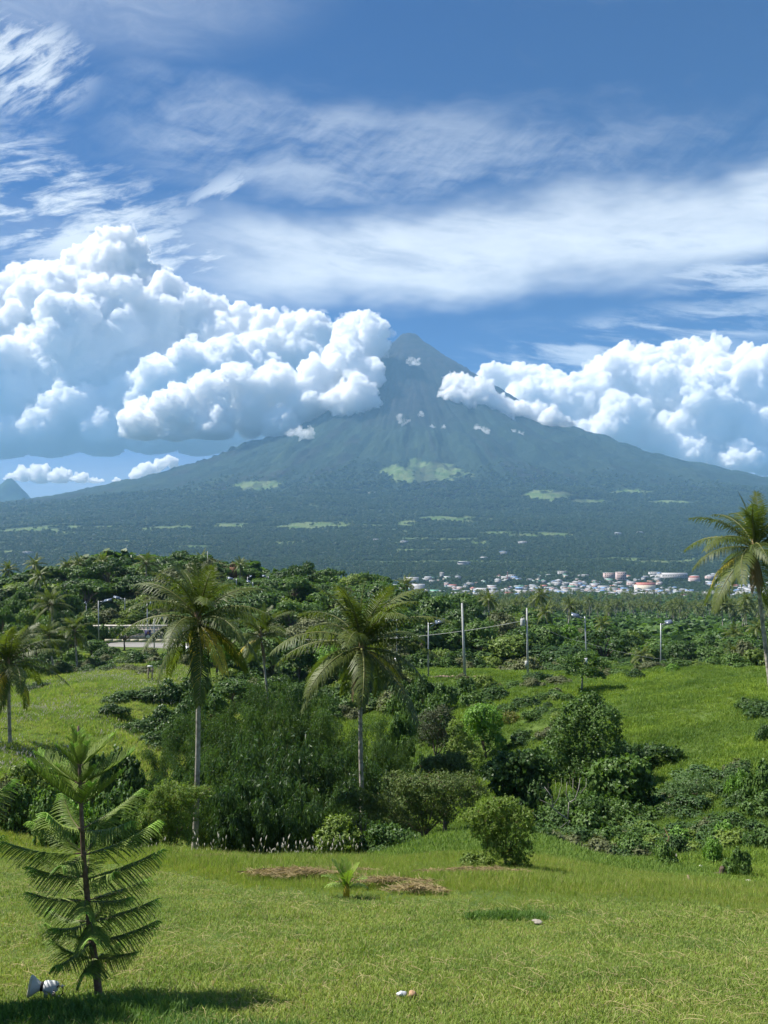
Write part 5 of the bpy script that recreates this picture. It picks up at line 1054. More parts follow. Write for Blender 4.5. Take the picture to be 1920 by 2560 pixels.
# low leafy undergrowth beneath the woods and in the hollow
UG = [TREES[k_][0] for k_ in ('bushmid', 'bushdark', 'busholive', 'bushyel', 'bushblue')]
def under(name, n, d0, d1, u0, u1, s0, s1, seed, cond, lab):
    x, y = polar(n, d0, d1, .6, u0, u1, seed); b = cond(x, y); x, y = x[b], y[b]
    scatter(name, np.stack([x, y, zg(x, y)-.2], -1), UG, np.random.default_rng(seed).uniform(s0, s1, len(x)), seed, .08, .9, lab)
under('hill_undergrowth', 1500, 176, 262, -.56, .06, 2.2, 3.6, 41, lambda x, y: (y > 184+8*np.sin(x/9)), 'undergrowth of the hilltop wood')
under('wood_undergrowth', 1700, 118, 262, .03, .56, 1.8, 3.2, 42, lambda x, y: y > 122, 'undergrowth of the wood beyond the road')
under('belt_undergrowth', 700, 92, 180, -.21, .03, 1.4, 2.6, 43, lambda x, y: (x/y > -.2), 'undergrowth of the green belt')
under('hollow_undergrowth', 420, 33, 47, .15, .47, .5, 1.05, 44, lambda x, y: fbm(x/4, y/4, 51, 3) > .40, 'leafy undergrowth in the right hollow')
under('slope_undergrowth', 170, 62, 104, .0, .46, .5, 1.2, 45, lambda x, y: ((fbm(x/9, y/9, 52, 3) > .52) & (x/y < .24)) | (y > 98), 'low weeds and creepers on the right slope')
under('left_undergrowth', 420, 116, 178, -.52, -.22, 1.2, 2.4, 46, lambda x, y: ~((x/y > -.41) & (x/y < -.19) & (y > 124)) & (y > 116), 'undergrowth of the left slope')
# ------------------------------------------------------------------ Norfolk pines
def pine_branch(seed, style):
    """unit branch along +x; style up = young V-shaped, droop = hanging fringes"""
    r_ = np.random.default_rng(seed); mb = MB(); t = np.linspace(0, 1, 8); lift = .10 if style == 'up' else -.02
    X = t; Z = lift*t*t-(.06*np.sin(t*3.14) if style != 'up' else 0)+.03*t; Y = .03*np.sin(t*3+seed); mb.tube(np.stack([X, Y, Z], -1), .012*(1-.7*t), 5, cap=False, mi=0)
    n = 30; tt = np.linspace(.10, 1.0, n)
    for side in (-1, 1):
        for a in tt:
            b = np.array([a, .03*np.sin(a*3+seed), np.interp(a, t, Z)]); L = (.25*np.sin(np.clip(a*1.05, 0, 1)**.8*math.pi*.82+.28)+.05)*r_.uniform(.85, 1.1)
            q = np.linspace(0, 1, 5)
            if style == 'up': dv = unit(np.array([.62, side*.75, .50+r_.uniform(-.1, .1)])); P = b+dv*L*q[:, None]+np.array([.05, 0, .03])*L*(q**2)[:, None]
            else: dv = unit(np.array([.55+r_.uniform(-.1, .1), side*.80, .12])); P = b+dv*L*q[:, None]; P[:, 2] -= L*.85*q**2.0*r_.uniform(.8, 1.15); P[:, 0] += L*.12*q**2
            tip = a > .86; mb.tube(P, .0115*(1-.55*q), 4, cap=False, mi=2 if tip else 1)
            m = 15; s = r_.random(m); c = np.stack([np.interp(s, q, P[:, j]) for j in range(3)], -1); dr = unit(r_.normal(size=(m, 3))*.7+np.array(dv)*.8); w = unit(np.cross(dr, r_.normal(size=(m, 3))))*.0032; ln = .030
            V = np.stack([c-w, c+w, c+dr*ln], 1).reshape(-1, 3); mb.addv(V, tris=np.arange(m*3).reshape(-1, 3), mi=2 if tip else 1)
    return mb.mesh('branch', [M_PBARK, M_NEEDLE, M_NEEDLET])
PB_UP = [pine_branch(1+i, 'up') for i in range(3)]; PB_DR = [pine_branch(11+i, 'droop') for i in range(4)]
def pine(label, d, pts, whorls, seed, r0=.032):
    r_ = np.random.default_rng(seed); b = spot(pts[0][0], d, .03); o = thing('norfolk_pine', label, 'pine tree', b)
    P = np.array([(px(a, d)-b.x, 0, zpix(c, d)-b.z) for a, c in pts]); P[0] = (0, 0, -.05)
    mb = MB(); hh = np.linspace(0, 1, 30); z = np.interp(hh, np.linspace(0, 1, len(P)), P[:, 2]); o_ = np.argsort(P[:, 2]); X = np.interp(z, P[o_, 2], P[o_, 0])
    mb.tube(np.stack([X, 0*z, z], -1), r0*(1-.80*hh)*(1+.05*np.sin(hh*60))+.0022, 10); link('trunk', mb.mesh('trunk', M_PBARK, True), o)
    for i, (py, L, el, n, st) in enumerate(whorls):
        zz = zpix(py, d)-b.z; xx = float(np.interp(zz, P[o_, 2], P[o_, 0])); a0 = r_.uniform(0, 6.28)
        for k in range(n):
            a = a0+k*6.283/n+r_.uniform(-.4, .4); s = L/F*d*r_.uniform(.62, 1.08)*.92
            m = (PB_UP if st == 'up' else PB_DR)[r_.integers(0, 3)]
            link('branch', m, o, (xx, 0, zz+r_.uniform(-.015, .015)), (r_.uniform(-.3, .3), -math.radians(el+r_.uniform(-13, 11)), a), (s, s*1.05, s))
    return o
WH = [(1872, 72, 38, 5, 'up'), (1915, 115, 32, 5, 'up'), (1960, 150, 30, 5, 'up'), (2012, 185, 27, 5, 'up'), (2075, 205, 24, 5, 'droop'), (2135, 212, 20, 5, 'droop'), (2195, 195, 18, 5, 'droop'), (2250, 188, 15, 5, 'droop'), (2305, 180, 12, 5, 'droop'), (2350, 172, 9, 4, 'droop'), (2395, 150, 4, 4, 'droop')]
pine('young Norfolk pine with a thin brown trunk at the left front of the lawn', 6.4, [(250, 2506), (240, 2420), (226, 2330), (218, 2240), (208, 2130), (202, 2000), (198, 1900), (196, 1815)], WH, 61)
pine('second Norfolk pine mostly outside the left edge of the frame', 6.0, [(-165, 2480), (-168, 2200), (-170, 1760)], [(y_-50, L*1.05, el, n, st) for (y_, L, el, n, st) in WH], 66)

# ------------------------------------------------------------------ baby coconut palm on the lawn
def baby():
    b = spot(866, 12.8, .02); o = thing('baby_coconut_palm', 'knee-high baby coconut palm in the long grass', 'palm tree', b)
    mb = MB(); mb.tube([(0, 0, -.05), (0, 0, .12), (.01, 0, .26)], [.05, .055, .035], 8); link('stem', mb.mesh('stem', M_FRONDY, True), o)
    fm = [frond_mesh(78, 40, 1, 16, 801, hang=-.2, w=.035, ll=.33, ragged=.05), frond_mesh(62, -5, 1, 16, 802, hang=.1, w=.035, ll=.33, ragged=.05), frond_mesh(40, -50, 1, 16, 803, hang=.3, w=.04, ll=.3, ragged=.05)]
    mm = [f.mesh('frond', [M_RACHIS, leaf_material('young_palm_leaf', (.07, .12, .02), (.15, .20, .035))]) for f in fm]
    for k, (i, az, s) in enumerate([(0, 2.8, .52), (0, .4, .46), (1, 3.3, .50), (0, 5.0, .45), (1, -.25, .44), (2, 2.9, .42), (0, 1.8, .5), (2, .15, .40), (0, 1.4, .42)]): link('frond', mm[i], o, (0, 0, .15), (0, 0, az), (s, s, s))
baby()

# ------------------------------------------------------------------ road, walls, vehicles
M_ASPH = material('worn_concrete_road', (.24, .235, .225), .9, .2, .12, .8)
def road(name, cl, w, mat):
    C = np.array([(px(p, d), d) for p, d in cl]); t = np.linspace(0, len(C)-1, 60); X = np.interp(t, range(len(C)), C[:, 0]); Y = np.interp(t, range(len(C)), C[:, 1])
    k = np.ones(7)/7; X = np.convolve(np.pad(X, 3, mode='edge'), k, 'valid'); Y = np.convolve(np.pad(Y, 3, mode='edge'), k, 'valid')
    T = unit(np.stack([np.gradient(X), np.gradient(Y)], -1)); N = np.stack([-T[:, 1], T[:, 0]], -1); zc = zg(X, Y); zc = np.convolve(np.pad(zc, 4, mode='edge'), np.ones(9)/9, 'valid')+.12
    V = []; 
    for i in range(60):
        for s_, z_ in ((-1, -1.5), (-1, 0), (1, 0), (1, -1.5)): V.append((X[i]+N[i, 0]*s_*w/2, Y[i]+N[i, 1]*s_*w/2, zc[i]+z_))
    Q = [[i*4+j, i*4+j+1, i*4+j+5, i*4+j+4] for i in range(59) for j in range(3)]
    o = link(name, mesh_np(name, V, np.array(Q), mat), kind='structure'); return X, Y, zc
RX, RY, RZ = road('road', [(180, 176), (260, 172), (340, 169), (430, 168), (500, 162), (535, 150), (530, 140), (505, 131), (470, 124), (430, 118)], 11, M_ASPH)
M_STONE = [material('wall_stone_%d' % i, c, .9, .15, .3, 2.5, .3) for i, c in enumerate([(.44, .42, .38), (.52, .50, .46), (.34, .32, .29), (.47, .43, .37)])]
def stone_wall():
    d0 = 179.0; a = spot(232, d0); o = thing('retaining_wall', 'long weathered grey stone retaining wall above the road bend', 'wall', (px(232, d0), d0, zpix(1604, d0)))
    W = px(500, d0)-px(232, d0); H = zpix(1566, d0)-zpix(1604, d0); mb = MB(); mb.box((W/2, .5, H/2-1), (W, .8, H+1.7)); link('core', mb.mesh('core', M_STONE[2]), o)
    r_ = random.Random(4); cols = 26; rows = 5; protos = []
    for i in range(8):
        mb = MB(); n = 8; w, h = W/cols*.94, H/rows*.92; a_ = [(k_/n)*6.283 for k_ in range(n)]; pr = []
        V = [(math.copysign(abs(math.cos(q))**.5, math.cos(q))*w/2*r_.uniform(.85, 1), 0, math.copysign(abs(math.sin(q))**.5, math.sin(q))*h/2*r_.uniform(.85, 1)) for q in a_]
        V2 = [(x_*.75, -.16*r_.uniform(.6, 1.2), z_*.75) for x_, _, z_ in V]; mb.addv(V+V2+[(0, -.2, 0)], [[k_, (k_+1) % n, n+(k_+1) % n, n+k_] for k_ in range(n)], [[n+k_, n+(k_+1) % n, 2*n] for k_ in range(n)]); protos.append(mb)
    PM = [protos[i].mesh('stone', M_STONE[i % 4]) for i in range(8)]
    for r in range(rows):
        for c in range(cols):
            link('stone', PM[r_.randrange(8)], o, (W*(c+.5+(.5 if r % 2 else 0)*.9)/cols-.1, .1, H*(r+.5)/rows), (0, r_.uniform(-.05, .05), 0))
    mb = MB(); mb.box((W/2, .45, H+.12), (W+.2, 1.1, .3)); link('coping', mb.mesh('coping', M_STONE[1]), o)
stone_wall()
def barrier():
    d0 = 166.0; x0, x1 = px(262, d0), px(455, d0); o = thing('road_barrier', 'low cream concrete road barrier along the outer edge of the bend', 'barrier', (x0, d0, zpix(1604, d0))); n = 9; w = (x1-x0)/n
    mb = MB(); mb.box((0, 0, .2), (w-.05, .35, .62)); m = mb.mesh('block', material('cream_concrete', (.42, .40, .30), .85, .2, .15, 1.5))
    for i in range(n): link('block', m, o, (w*(i+.5), 0, 0))
barrier()
def low_wall():
    o = thing('low_stone_wall', 'low brown stone wall along the road behind the lamp posts', 'wall', (px(1075, 106), 106, zpix(1702, 106))); r_ = random.Random(8)
    W = px(1340, 106)-px(1075, 106); mb = MB(); n = 34
    st = []
    for i in range(4):
        m_ = MB(); m_.box((0, 0, .3), (W/n*.93, .5, .62+.06*i)); st.append(m_.mesh('stone', [material('brown_stone_%d' % i, (.20+.03*i, .15+.02*i, .11+.02*i), .9, .1, .3, 3)]))
    for i in range(n): link('stone', st[r_.randrange(4)], o, (W*(i+.5)/n, r_.uniform(-.05, .05), r_.uniform(-.05, .05)))
low_wall()
M_WHITE = material('white_paint', (.78, .78, .78), .35, .5); M_BLACK = material('black_rubber', (.02, .02, .02), .7, .3); M_GLASS = material('dark_glass', (.03, .035, .04), .08, .8); M_CHROME = material('grey_trim', (.25, .25, .26), .4, .5); M_RED = material('tail_lamp_red', (.5, .03, .02), .3, .5); M_LAMP = material('headlamp_glass', (.7, .7, .68), .1, .7)
def vehicle(name, label, cat, p, d, z, rot, L, W, H, hood, cabz, boxy):
    """body profile swept across the width, length along x"""
    o = thing(name, label, cat, (px(p, d), d, z), None, (0, 0, rot)); g_ = .32
    if boxy: prof = [(-L/2, g_), (-L/2, H), (L*.26, H), (L*.40, H*.62), (L/2-.05, H*.52), (L/2, g_+.15), (L/2, g_)]
    else: prof = [(-L/2, g_), (-L/2, H*.58), (-L*.36, H*.62), (-L*.24, H*.96), (-L*.02, H), (L*.18, H*.64), (L*.46, H*.55), (L/2, g_+.2), (L/2, g_)]
    n = len(prof); V = []
    for s_ in (-1, 1):
        for x_, z_ in prof: V.append((x_, s_*W/2*(1 if z_ < H*.66 else .88), z_))
    V += [(0, -W/2, H*.45), (0, W/2, H*.45)]; mb = MB(); mb.addv(V, [[k_, (k_+1) % n, n+(k_+1) % n, n+k_] for k_ in range(n)], [[2*n, (k_+1) % n, k_] for k_ in range(n)]+[[2*n+1, n+k_, n+(k_+1) % n] for k_ in range(n)])
    link('body', mb.mesh('body', M_WHITE), o)
    wm = MB(); wm.tube([(0, -.12, 0), (0, .12, 0)], .34, 16); wm = wm.mesh('wheel', M_BLACK); rm = MB(); rm.tube([(0, -.135, 0), (0, .135, 0)], .19, 12); rm = rm.mesh('rim', M_CHROME)
    for x_ in (-L*.31, L*.31):
        for s_ in (-1, 1): w_ = link('wheel', wm, o, (x_, s_*(W/2-.1), .34)); link('rim', rm, w_)
    fx = L*.33+.03 if boxy else L*.08; mb = MB(); c, s2 = math.cos(.95), math.sin(.95); mb.box((fx, 0, H*.82 if boxy else H*.83), (.05, W*.80, H*.34), [[c, 0, s2], [0, 1, 0], [-s2, 0, c]] if not boxy else [[.9, 0, -.43], [0, 1, 0], [.43, 0, .9]]); link('windscreen', mb.mesh('windscreen', M_GLASS), o)
    for s_ in (-1, 1):
        mb = MB(); mb.box((-L*.04 if boxy else -L*.08, s_*W*.455, H*.80), (L*.42 if boxy else L*.28, .03, H*.2)); link('side_window', mb.mesh('side_window', M_GLASS), o)
        mb = MB(); mb.box((L/2, s_*W*.36, H*.40), (.06, W*.18, .16)); link('headlight', mb.mesh('headlight', M_LAMP), o)
    mb = MB(); mb.box((-L/2, 0, H*.78), (.04, W*.74, H*.24)); link('rear_window', mb.mesh('rear_window', M_GLASS), o)
    mb = MB(); mb.box((L/2+.03, 0, g_+.12), (.10, W*.96, .22)); link('bumper', mb.mesh('bumper', M_CHROME), o)
def rz(p, d):
    x_ = px(p, d); i = int(np.argmin((RX-x_)**2+(RY-d)**2)); return float(RZ[i])
vehicle('van', 'white van driving down the road behind the near palm trunk', 'van', 478, 134, rz(478, 134), -1.9, 4.8, 1.9, 2.1, 0, 0, True)
vehicle('car', 'white car parked up the road at the right of the near palm crown', 'car', 583, 178, zpix(1562, 178), .3, 4.3, 1.75, 1.5, 0, 0, False)

# ------------------------------------------------------------------ lamp posts, poles, wires
M_POLE = material('galvanised_pole', (.36, .38, .40), .45, .5, .1, 3, metal=.3); M_CONC = material('concrete_pole', (.42, .43, .42), .85, .2, .12, 3); M_PANEL = material('solar_panel_blue', (.12, .15, .20), .25, .6)
M_BAN = [material('banner_dark_blue', (.03, .03, .12), .7), material('banner_skin', (.42, .20, .15), .7), material('banner_white', (.75, .75, .78), .7), material('banner_red', (.35, .03, .04), .7)]
def lamp(label, p_foot, py_foot, p_top, py_top, d, side, arm, banner=None, r0=.075, foot=None, grp='street lamps along the road'):
    x0, z0, x1, z1 = px(p_foot, d), zpix(py_foot, d), px(p_top, d), zpix(py_top, d); z0 = min(z0, zs(x0, d)) if py_foot is None else z0
    zgd = zs(x0, d); z0 = min(z0, zgd)-.3
    o = thing('street_lamp', label, 'street lamp', (x0, d, z0), grp); T = Vector((x1-x0, 0, z1-z0))
    mb = MB(); mb.tube([(0, 0, 0), tuple(T*.5), tuple(T)], [r0*1.3, r0, r0*.75], 8); link('pole', mb.mesh('pole', M_POLE, True), o)
    a = arm/F*d*side; mb = MB(); mb.tube([tuple(T+Vector((0, 0, -.9))), tuple(T+Vector((a*.45, 0, -.15))), tuple(T+Vector((a*.7, 0, .05)))], .06, 6); mb.tube([tuple(T+Vector((0, 0, -.25))), tuple(T+Vector((a*.55, 0, .0)))], .055, 6); link('arm', mb.mesh('arm', M_POLE), o)
    mb = MB(); c, s_ = math.cos(-.22*side), math.sin(-.22*side); R_ = np.array([[c, 0, s_], [0, 1, 0], [-s_, 0, c]])@np.array([[1, 0, 0], [0, .82, -.57], [0, .57, .82]]); mb.box(tuple(T+Vector((a*.78, 0, .16))), (abs(a)*.66, .75, .07), R_); link('solar_panel', mb.mesh('solar_panel', M_PANEL), o)
    mb = MB(); mb.box(tuple(T+Vector((a*.85, 0, .04))), (abs(a)*.30, .3, .10), R_); link('lamp_head', mb.mesh('lamp_head', M_WHITE), o)
    if banner:
        bx, by, w, h, kind = banner; w, h = w/F*d, h/F*d; c_ = (px(bx, d)-x0, -.12, zpix(by, d)-z0)
        bo = link('banner', None, o, c_); bo.name = 'banner'
        mb = MB(); mb.box((0, 0, 0), (w, .03, h)); f = mb.mesh('banner_cloth', M_BAN[0] if kind == 'p' else M_BAN[2]); bo.data = None
        bpy.data.objects.remove(bo); bo = link('banner', f, o, c_)
        if kind == 'p':
            mb = MB(); mb.lathe([(0, -.20), (.10, -.16), (.16, -.02), (.15, .10), (.08, .18), (0, .2)], 10); m2 = mb.mesh('printed_face', M_BAN[1]); link('printed_face', m2, bo, (.06*w, -.03, .12*h), None, (w*1.35, .06, h*.95))
            mb = MB(); mb.lathe([(.42, 0), (.40, .12), (.24, .26), (.1, .33), (0, .34)], 12); link('printed_shirt', mb.mesh('printed_shirt', M_BAN[2]), bo, (.04*w, -.03, -.49*h), None, (w*.95, .06, h*1.1))
            mb = MB(); mb.box((0, -.03, .465*h), (w*.9, .02, h*.07)); link('printed_stripe', mb.mesh('printed_stripe', M_BAN[2]), bo)
for a in [
 ('street lamp left of the retaining wall with arm to the right', 247, 1600, 246, 1502, 164, 1, 30), ('street lamp with a portrait banner above the retaining wall', 313, 1575, 312, 1495, 186, -1, 26, (313, 1537, 12, 17, 'p')),
 ('street lamp with a low portrait banner in front of the retaining wall', 369, 1612, 368, 1508, 163, 1, 14, (370, 1584, 14, 20, 'p')), ('street lamp below the road bend, its panel beside the near palm', 386, 1640, 385, 1545, 140, 1, 34), ('street lamp half hidden in the trees at the far left', 150, 1590, 149, 1502, 180, 1, 28), ('street lamp among banana plants left of the wall', 217, 1575, 216, 1508, 186, -1, 4),
 ('street lamp on the hill with a portrait banner beside the near palm crown', 592, 1520, 591, 1447, 196, -1, 20, (592, 1499, 12, 15, 'p')), ('leaning street lamp on the hill right of the near palm crown', 634, 1520, 632, 1455, 204, -1, 14), ('small street lamp below the hill right of the near palm', 634, 1550, 635, 1489, 190, -1, 18), ('street lamp far up the hill by the ridge', 619, 1455, 619, 1442, 222, 1, 10), ('street lamp in the trees above the second palm, left', 671, 1480, 671, 1441, 225, -1, 14), ('street lamp in the trees above the second palm, right', 767, 1480, 766, 1449, 225, -1, 24),
 ('street lamp with white banner at the right of the second palm crown', 992, 1672, 992, 1549, 116, -1, 26, (990, 1655, 10, 20, 'w')), ('street lamp with a blue panel left of the tall bare pole', 1071, 1695, 1071, 1556, 106, 1, 38), ('street lamp with a white banner right of the transformer pole', 1468, 1690, 1462, 1541, 106, -1, 30, (1464, 1654, 9, 18, 'w')), ('rightmost street lamp with a tilted solar panel', 1652, 1688, 1652, 1558, 106, 1, 26)]:
    lamp(a[0], a[1], a[2], a[3], a[4], a[5], a[6], a[7], a[8] if len(a) > 8 else None, r0=.09 if a[5] < 130 else .11)
def pole(label, p0, y0, p1, y1, d, r0=.15, extra=None):
    x0, z0 = px(p0, d), min(zpix(y0, d), zs(px(p0, d), d))-.2; o = thing('utility_pole', label, 'utility pole', (x0, d, z0), 'utility poles'); T = (px(p1, d)-x0, 0, zpix(y1, d)-z0)
    mb = MB(); mb.tube([(0, 0, 0), T], [r0*1.15, r0*.7], 10); link('pole', mb.mesh('pole', M_CONC, True), o)
    if extra:
        c = (px(1307, d)-x0, 0, zpix(1556, d)-z0); mb = MB(); mb.lathe([(0, -.55), (.30, -.5), (.33, -.3), (.33, .35), (.28, .5), (0, .55)], 14); t_ = link('transformer', mb.mesh('transformer', M_CONC, True), o, c)
        for dx_ in (-.15, .15): mb = MB(); mb.lathe([(.03, 0), (.07, .06), (.03, .1), (.07, .16), (.03, .22), (.0, .28)], 8); link('bushing', mb.mesh('bushing', M_CHROME, True), t_, (dx_, 0, .5))
        mb = MB(); mb.box(((c[0])/2, 0, c[2]), (abs(c[0]), .08, .12)); link('bracket', mb.mesh('bracket', M_CHROME), o); mb = MB(); mb.box((-.22, 0, zpix(1660, d)-z0), (.35, .3, .8)); link('meter_box', mb.mesh('meter_box', M_CONC), o)
    return o
pole('tall bare tapering concrete pole left of the transformer pole', 1163, 1698, 1155, 1508, 103, .17)
pole('concrete pole carrying a grey transformer and a small box', 1320, 1696, 1317, 1520, 104, .14, True)
pole('bare pole standing above the leaning palm', 655, 1520, 655, 1472, 180, .12)
pole('thin pole on the hill crest behind the near palm', 519, 1410, 519, 1378, 232, .12)
def wire(label, pts, r=.018):
    P = np.array([(px(a, d), d, zpix(c, d)) for a, c, d in pts]); n = 24; t = np.linspace(0, 1, n); L = P[0][None]*(1-t)[:, None]+P[1][None]*t[:, None]; L[:, 2] -= pts[0][3-0] if False else 0; sag = .035*np.linalg.norm(P[1]-P[0]); L[:, 2] -= sag*4*t*(1-t)
    c = L.mean(0); mb = MB(); mb.tube(L-c, r, 4); thing('power_line', label, 'wire', Vector(c), 'power lines', mesh=mb.mesh('power_line', material('aluminium_wire', (.40, .42, .40), .5, .4)))
wire('pale power line running left from the transformer pole behind the second palm', [(1303, 1553, 104), (640, 1590, 118)], .03)
wire('thin power line sagging right from the transformer pole', [(1318, 1548, 104), (1470, 1608, 112)], .016)
wire('thin power line sloping down to the right slope', [(1470, 1608, 112), (1760, 1656, 112)], .016)
def posts():
    o = thing('wooden_posts', 'pair of weathered wooden posts in the grass above the dark thicket', 'post', (px(375, 100), 100, zs(px(375, 100), 100)-.2)); m = material('weathered_wood', (.22, .18, .14), .9, .1, .3, 6)
    for dx_, h in ((-.25, 2.0), (.25, 2.1)): mb = MB(); mb.tube([(dx_, 0, 0), (dx_+.05, 0, h)], .09, 7); link('post', mb.mesh('post', m), o)
    mb = MB(); mb.box((0, 0, 2.1), (.6, .25, .16)); link('cap', mb.mesh('cap', M_WHITE), o)
posts()
def ruin():
    d = 235; o = thing('brick_ruin', 'rust brown unfinished brick structure on the hill crest', 'building', (px(583, d), d, zpix(1440, d))); m = material('rust_brick', (.17, .10, .065), .9, .1, .3, 2); r_ = random.Random(2)
    mb = MB(); mb.box((0, 0, 1.0), (2.0, 1.8, 3.4)); link('wall', mb.mesh('wall', m), o)
    for i, (x_, h) in enumerate(((-.8, 1.0), (-.2, 1.5), (.4, 1.2), (.85, .8))): mb = MB(); mb.box((x_, 0, 2.7+h/2), (.32, .4, h)); link('pillar', mb.mesh('pillar', m), o)
ruin()

# ------------------------------------------------------------------ floodlight lying by the pine, litter, stump, stones
def floodlight():
    d = 6.25; k = d/F; zg_ = zs(px(110, d), d); o = thing('floodlight', 'white cone-shaped floodlight with loose wires lying in the grass by the pine', 'floodlight', (px(112, d), d, zg_))
    dz = zpix(2466, d)-zg_-.0
    sh = material('white_plastic_shell', (.70, .73, .74), .4, .45, .05, 20); yel = material('aged_cream_rim', (.72, .68, .50), .5, .4)
    ax = Vector((-1, -.25, .16)).normalized(); M = ax.to_track_quat('Z', 'Y').to_matrix().to_4x4(); M.translation = Vector((-.028, 0, dz))
    mb = MB(); mb.lathe([(.030, -.005), (.034, .012), (.058, .045), (.072, .062), (.077, .072)], 28, M); link('horn', mb.mesh('horn', sh, True), o)
    mb = MB(); mb.lathe([(.077, .072), (.082, .075), (.082, .088), (.076, .092), (.070, .088)], 28, M); link('rim', mb.mesh('rim', yel, True), o)
    mb = MB(); mb.lathe([(.071, .086), (.05, .094), (0, .099)], 24, M); link('lens', mb.mesh('lens', M_LAMP, True), o)
    mb = MB(); mb.lathe([(.028, -.016), (.036, -.014), (.036, .004), (.030, .008)], 20, M); link('collar', mb.mesh('collar', M_BLACK, True), o)
    mb = MB(); mb.lathe([(0, -.135), (.028, -.132), (.040, -.115), (.046, -.08), (.046, -.035), (.038, -.018), (.028, -.014)], 22, M); link('housing', mb.mesh('housing', sh, True), o)
    mb = MB(); q = M@Vector((0, 0, -.06)); mb.box((q.x-.015, q.y-.03, q.z-.035), (.03, .012, .08)); mb.box((q.x+.035, q.y-.03, q.z-.035), (.02, .012, .06)); link('bracket', mb.mesh('bracket', sh), o)
    rw = random.Random(6); cols = {'red': (.45, .05, .04), 'pink': (.55, .25, .28), 'white': (.75, .75, .72), 'maroon': (.22, .05, .06), 'orange': (.60, .20, .04)}
    for i, (nm, c_) in enumerate(list(cols.items())+[('white', cols['white'])]):
        b0 = M@Vector((0, -.02, -.09)); P = []
        for t in np.linspace(0, 1, 22): a = t*9+i*1.1; rr_ = .016+.014*math.sin(t*7+i); P.append((b0.x+t*.055+rr_*math.cos(a)+.01*i*.4, b0.y-.045+.012*math.sin(a*.7), b0.z-.005-.03*t+rr_*math.sin(a)*.9))
        mb = MB(); mb.tube(P, .0022, 5); w_ = link('wire', mb.mesh('wire', material('wire_'+nm+'_%d' % i, c_, .5, .4)), o)
    e = M@Vector((0, 0, -.13)); mb = MB(); mb.tube([(e.x-.005, e.y-.03, e.z+.005), (e.x+.02, e.y-.035, e.z+.03), (e.x+.055, e.y-.04, e.z+.02), (e.x+.052, e.y-.04, e.z-.03), (e.x+.03, e.y-.04, e.z-.05)], .0055, 7); link('cable', mb.mesh('cable', M_BLACK, True), o)
    mb = MB(); mb.tube([(e.x+.048, e.y-.045, e.z+.018), (e.x+.052, e.y-.045, e.z+.040)], .006, 7); mb.tube([(e.x+.05, e.y-.045, e.z+.034), (e.x+.075, e.y-.045, e.z+.033)], .0028, 5); link('connector', mb.mesh('connector', sh, True), o)
floodlight()
def rock(label, p, d, w, h, mat, seed, name='stone', cat='stone', group=None):
    r_ = np.random.default_rng(seed); b = spot(p, d); n = 14; k = 8; V = []; s = r_.uniform(0, 9, 3)
    for i in range(k):
        ph = math.pi*i/(k-1)
        for j in range(n):
            a = j/n*6.283; q = 1+.28*math.sin(a*2+s[0]+ph*2)+.15*math.sin(a*5+s[1]+ph*3); V.append((w/2*math.sin(ph)*math.cos(a)*q, w*.4*math.sin(ph)*math.sin(a)*q, h*.42+h/2*math.cos(ph)*(1+.15*math.sin(a*3+s[2]))))
    Q = [[i*n+j, i*n+(j+1) % n, (i+1)*n+(j+1) % n, (i+1)*n+j] for i in range(k-1) for j in range(n)]
    thing(name, label, cat, b+Vector((0, 0, .02)), group, mesh=mesh_np(name, V, np.array(Q), mat, smooth_=False))
rock('crumpled pale grey plastic litter on the lawn, left of the tan stone', 1004, 6.3, .075, .045, material('plastic_litter', (.55, .57, .60), .4, .5, .1, 40), 1, 'litter', 'litter')
rock('small tan stone beside the grey litter on the lawn', 1031, 6.3, .075, .05, material('tan_stone', (.42, .27, .16), .85, .2, .25, 30, .3), 2)
rock('pale flat stone below the dark hollow in the middle of the lawn', 1343, 10.2, .13, .04, material('pale_stone', (.30, .27, .23), .85, .2, .2, 20, .3), 3)
rock('white round stone on the right slope above the stump', 1752, 28.5, .17, .14, material('white_stone', (.66, .64, .60), .8, .2, .1, 9), 4)
rock('small white stone right of the stump', 1872, 24.5, .22, .14, material('white_stone_2', (.66, .64, .60), .8, .2, .1, 9), 5)
rock('tiny white speck of litter in the long grass at the right', 1705, 16.5, .10, .06, material('white_stone_3', (.7, .7, .68), .8, .2, .1, 9), 6, 'litter', 'litter')
def stump():
    d = 26; b = spot(1805, d, .05); o = thing('tree_stump', 'broken grey brown tree stump on the right slope', 'tree stump', b); m = material('old_stump_wood', (.09, .07, .05), .95, .1, .45, 9, .5)
    mb = MB(); mb.lathe([(.24, -.1), (.16, .08), (.10, .2), (.085, .34), (.05, .42), (.0, .36)], 7); link('stem', mb.mesh('stem', m), o)
    for a, l in ((.3, .6), (2.5, .45), (-2.3, .5), (-.6, .7)): mb = MB(); mb.tube([(0, 0, .12), (math.cos(a)*l*.5, math.sin(a)*l*.5, .10), (math.cos(a)*l, math.sin(a)*l, -.02)], [.10, .07, .03], 6); link('root', mb.mesh('root', m), o)
stump()
def stick(label, p0, y0, p1, y1, d, r, mat, name='stick', cat='stick'):
    b = spot(p0, d, .05); e = Vector((px(p1, d)-b.x, .1, zpix(y1, d)-zpix(y0, d))); mb = MB(); mb.tube([(0, 0, 0), tuple(e*.5+Vector((.02, 0, .01))), tuple(e)], [r, r*.9, r*.6], 6); thing(name, label, cat, b, mesh=mb.mesh(name, mat))
stick('thin pale bamboo stake upright beside the dead reddish tree', 1695, 2120, 1692, 2090, 30, .03, M_DEAD, 'stake', 'stake')
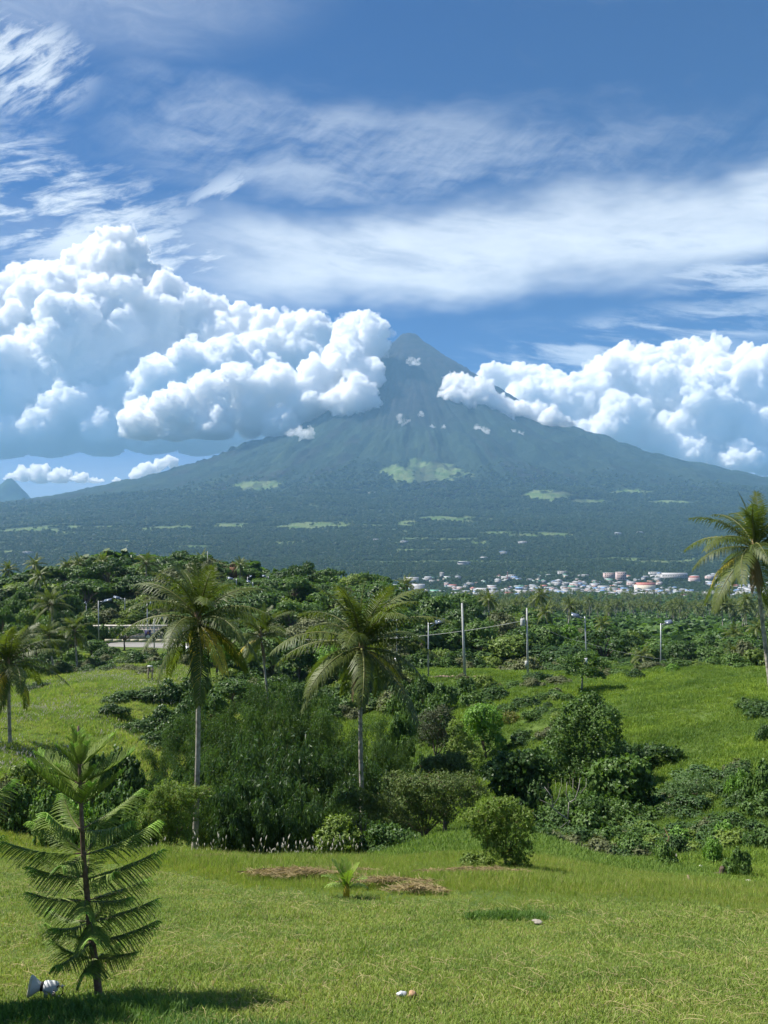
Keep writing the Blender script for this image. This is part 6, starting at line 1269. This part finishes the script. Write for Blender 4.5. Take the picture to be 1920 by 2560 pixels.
stick('short brown cone-like dry weed standing at the lower right', 1725, 2215, 1723, 2188, 18, .035, material('dry_weed', (.20, .17, .09), .9), 'dry_weed', 'plant')
stick('brown twig lying on the lawn left of centre front', 1035, 2397, 1075, 2390, 7.5, .006, material('brown_twig', (.10, .07, .05), .9))
stick('thin broken pine twig on the dark grass near the bottom edge', 375, 2530, 392, 2515, 6.0, .010, material('grey_twig', (.30, .22, .18), .9))
# dark blades: weeds with the pine's shade coloured in, and a lawn hollow
WEED = [tuft(560+i, 18, .11, .010, .05, .8, leaf_material('weed_blade_%d' % i, (.030, .065, .014), (.070, .125, .025), .6), name='weed_tuft') for i in range(3)]
def weeds(name, p, d, rx, ry, n, s0, s1, seed, lab):
    r_ = np.random.default_rng(seed); a = r_.uniform(0, 6.28, n); q = np.sqrt(r_.random(n)); X = px(p, d)+np.cos(a)*q*rx; Y = d+np.sin(a)*q*ry; k = np.sqrt(1-q*q*.8)
    scatter(name, np.stack([X, Y, zg(X, Y)], -1), WEED, r_.uniform(s0, s1, n)*k, seed, .2, label=lab)
weeds('weeds_and_pine_shade', 230, 5.85, .95, .42, 1500, .6, 1.25, 71, 'dark rank weeds and coloured-in shade around the foot of the pine')  # dark blade colour serves both weeds and the shade cast by the pine
weeds('dark_hollow_blades', 1270, 10.6, .62, .16, 420, .8, 1.4, 72, 'dark blades standing in for a shaded hollow in the middle of the lawn')  # the hollow's shade is made with dark-coloured blades
x, y = polar(520, 4.0, 14, 1.2, seed=91); b = (y < mow(x/y)) & (fbm(x/.8, y/.8, 92, 3) > .46); x, y = x[b], y[b]
scatter('lawn_weeds', np.stack([x, y, zg(x, y)], -1), WEED, np.random.default_rng(9).uniform(.3, .7, len(x)), 93, .2, label='small darker weeds in the lawn')
weeds('front_weeds_and_shade', 400, 5.4, 1.4, .30, 900, .4, .9, 73, 'dark weeds and coloured-in pine shade along the front edge of the lawn')  # dark blades here also paint in the pine's shade towards the front
print('done', round(time.time()-T0, 1), 'tris', sum(len(m.loops)-2*len(m.polygons) for m in bpy.data.meshes))
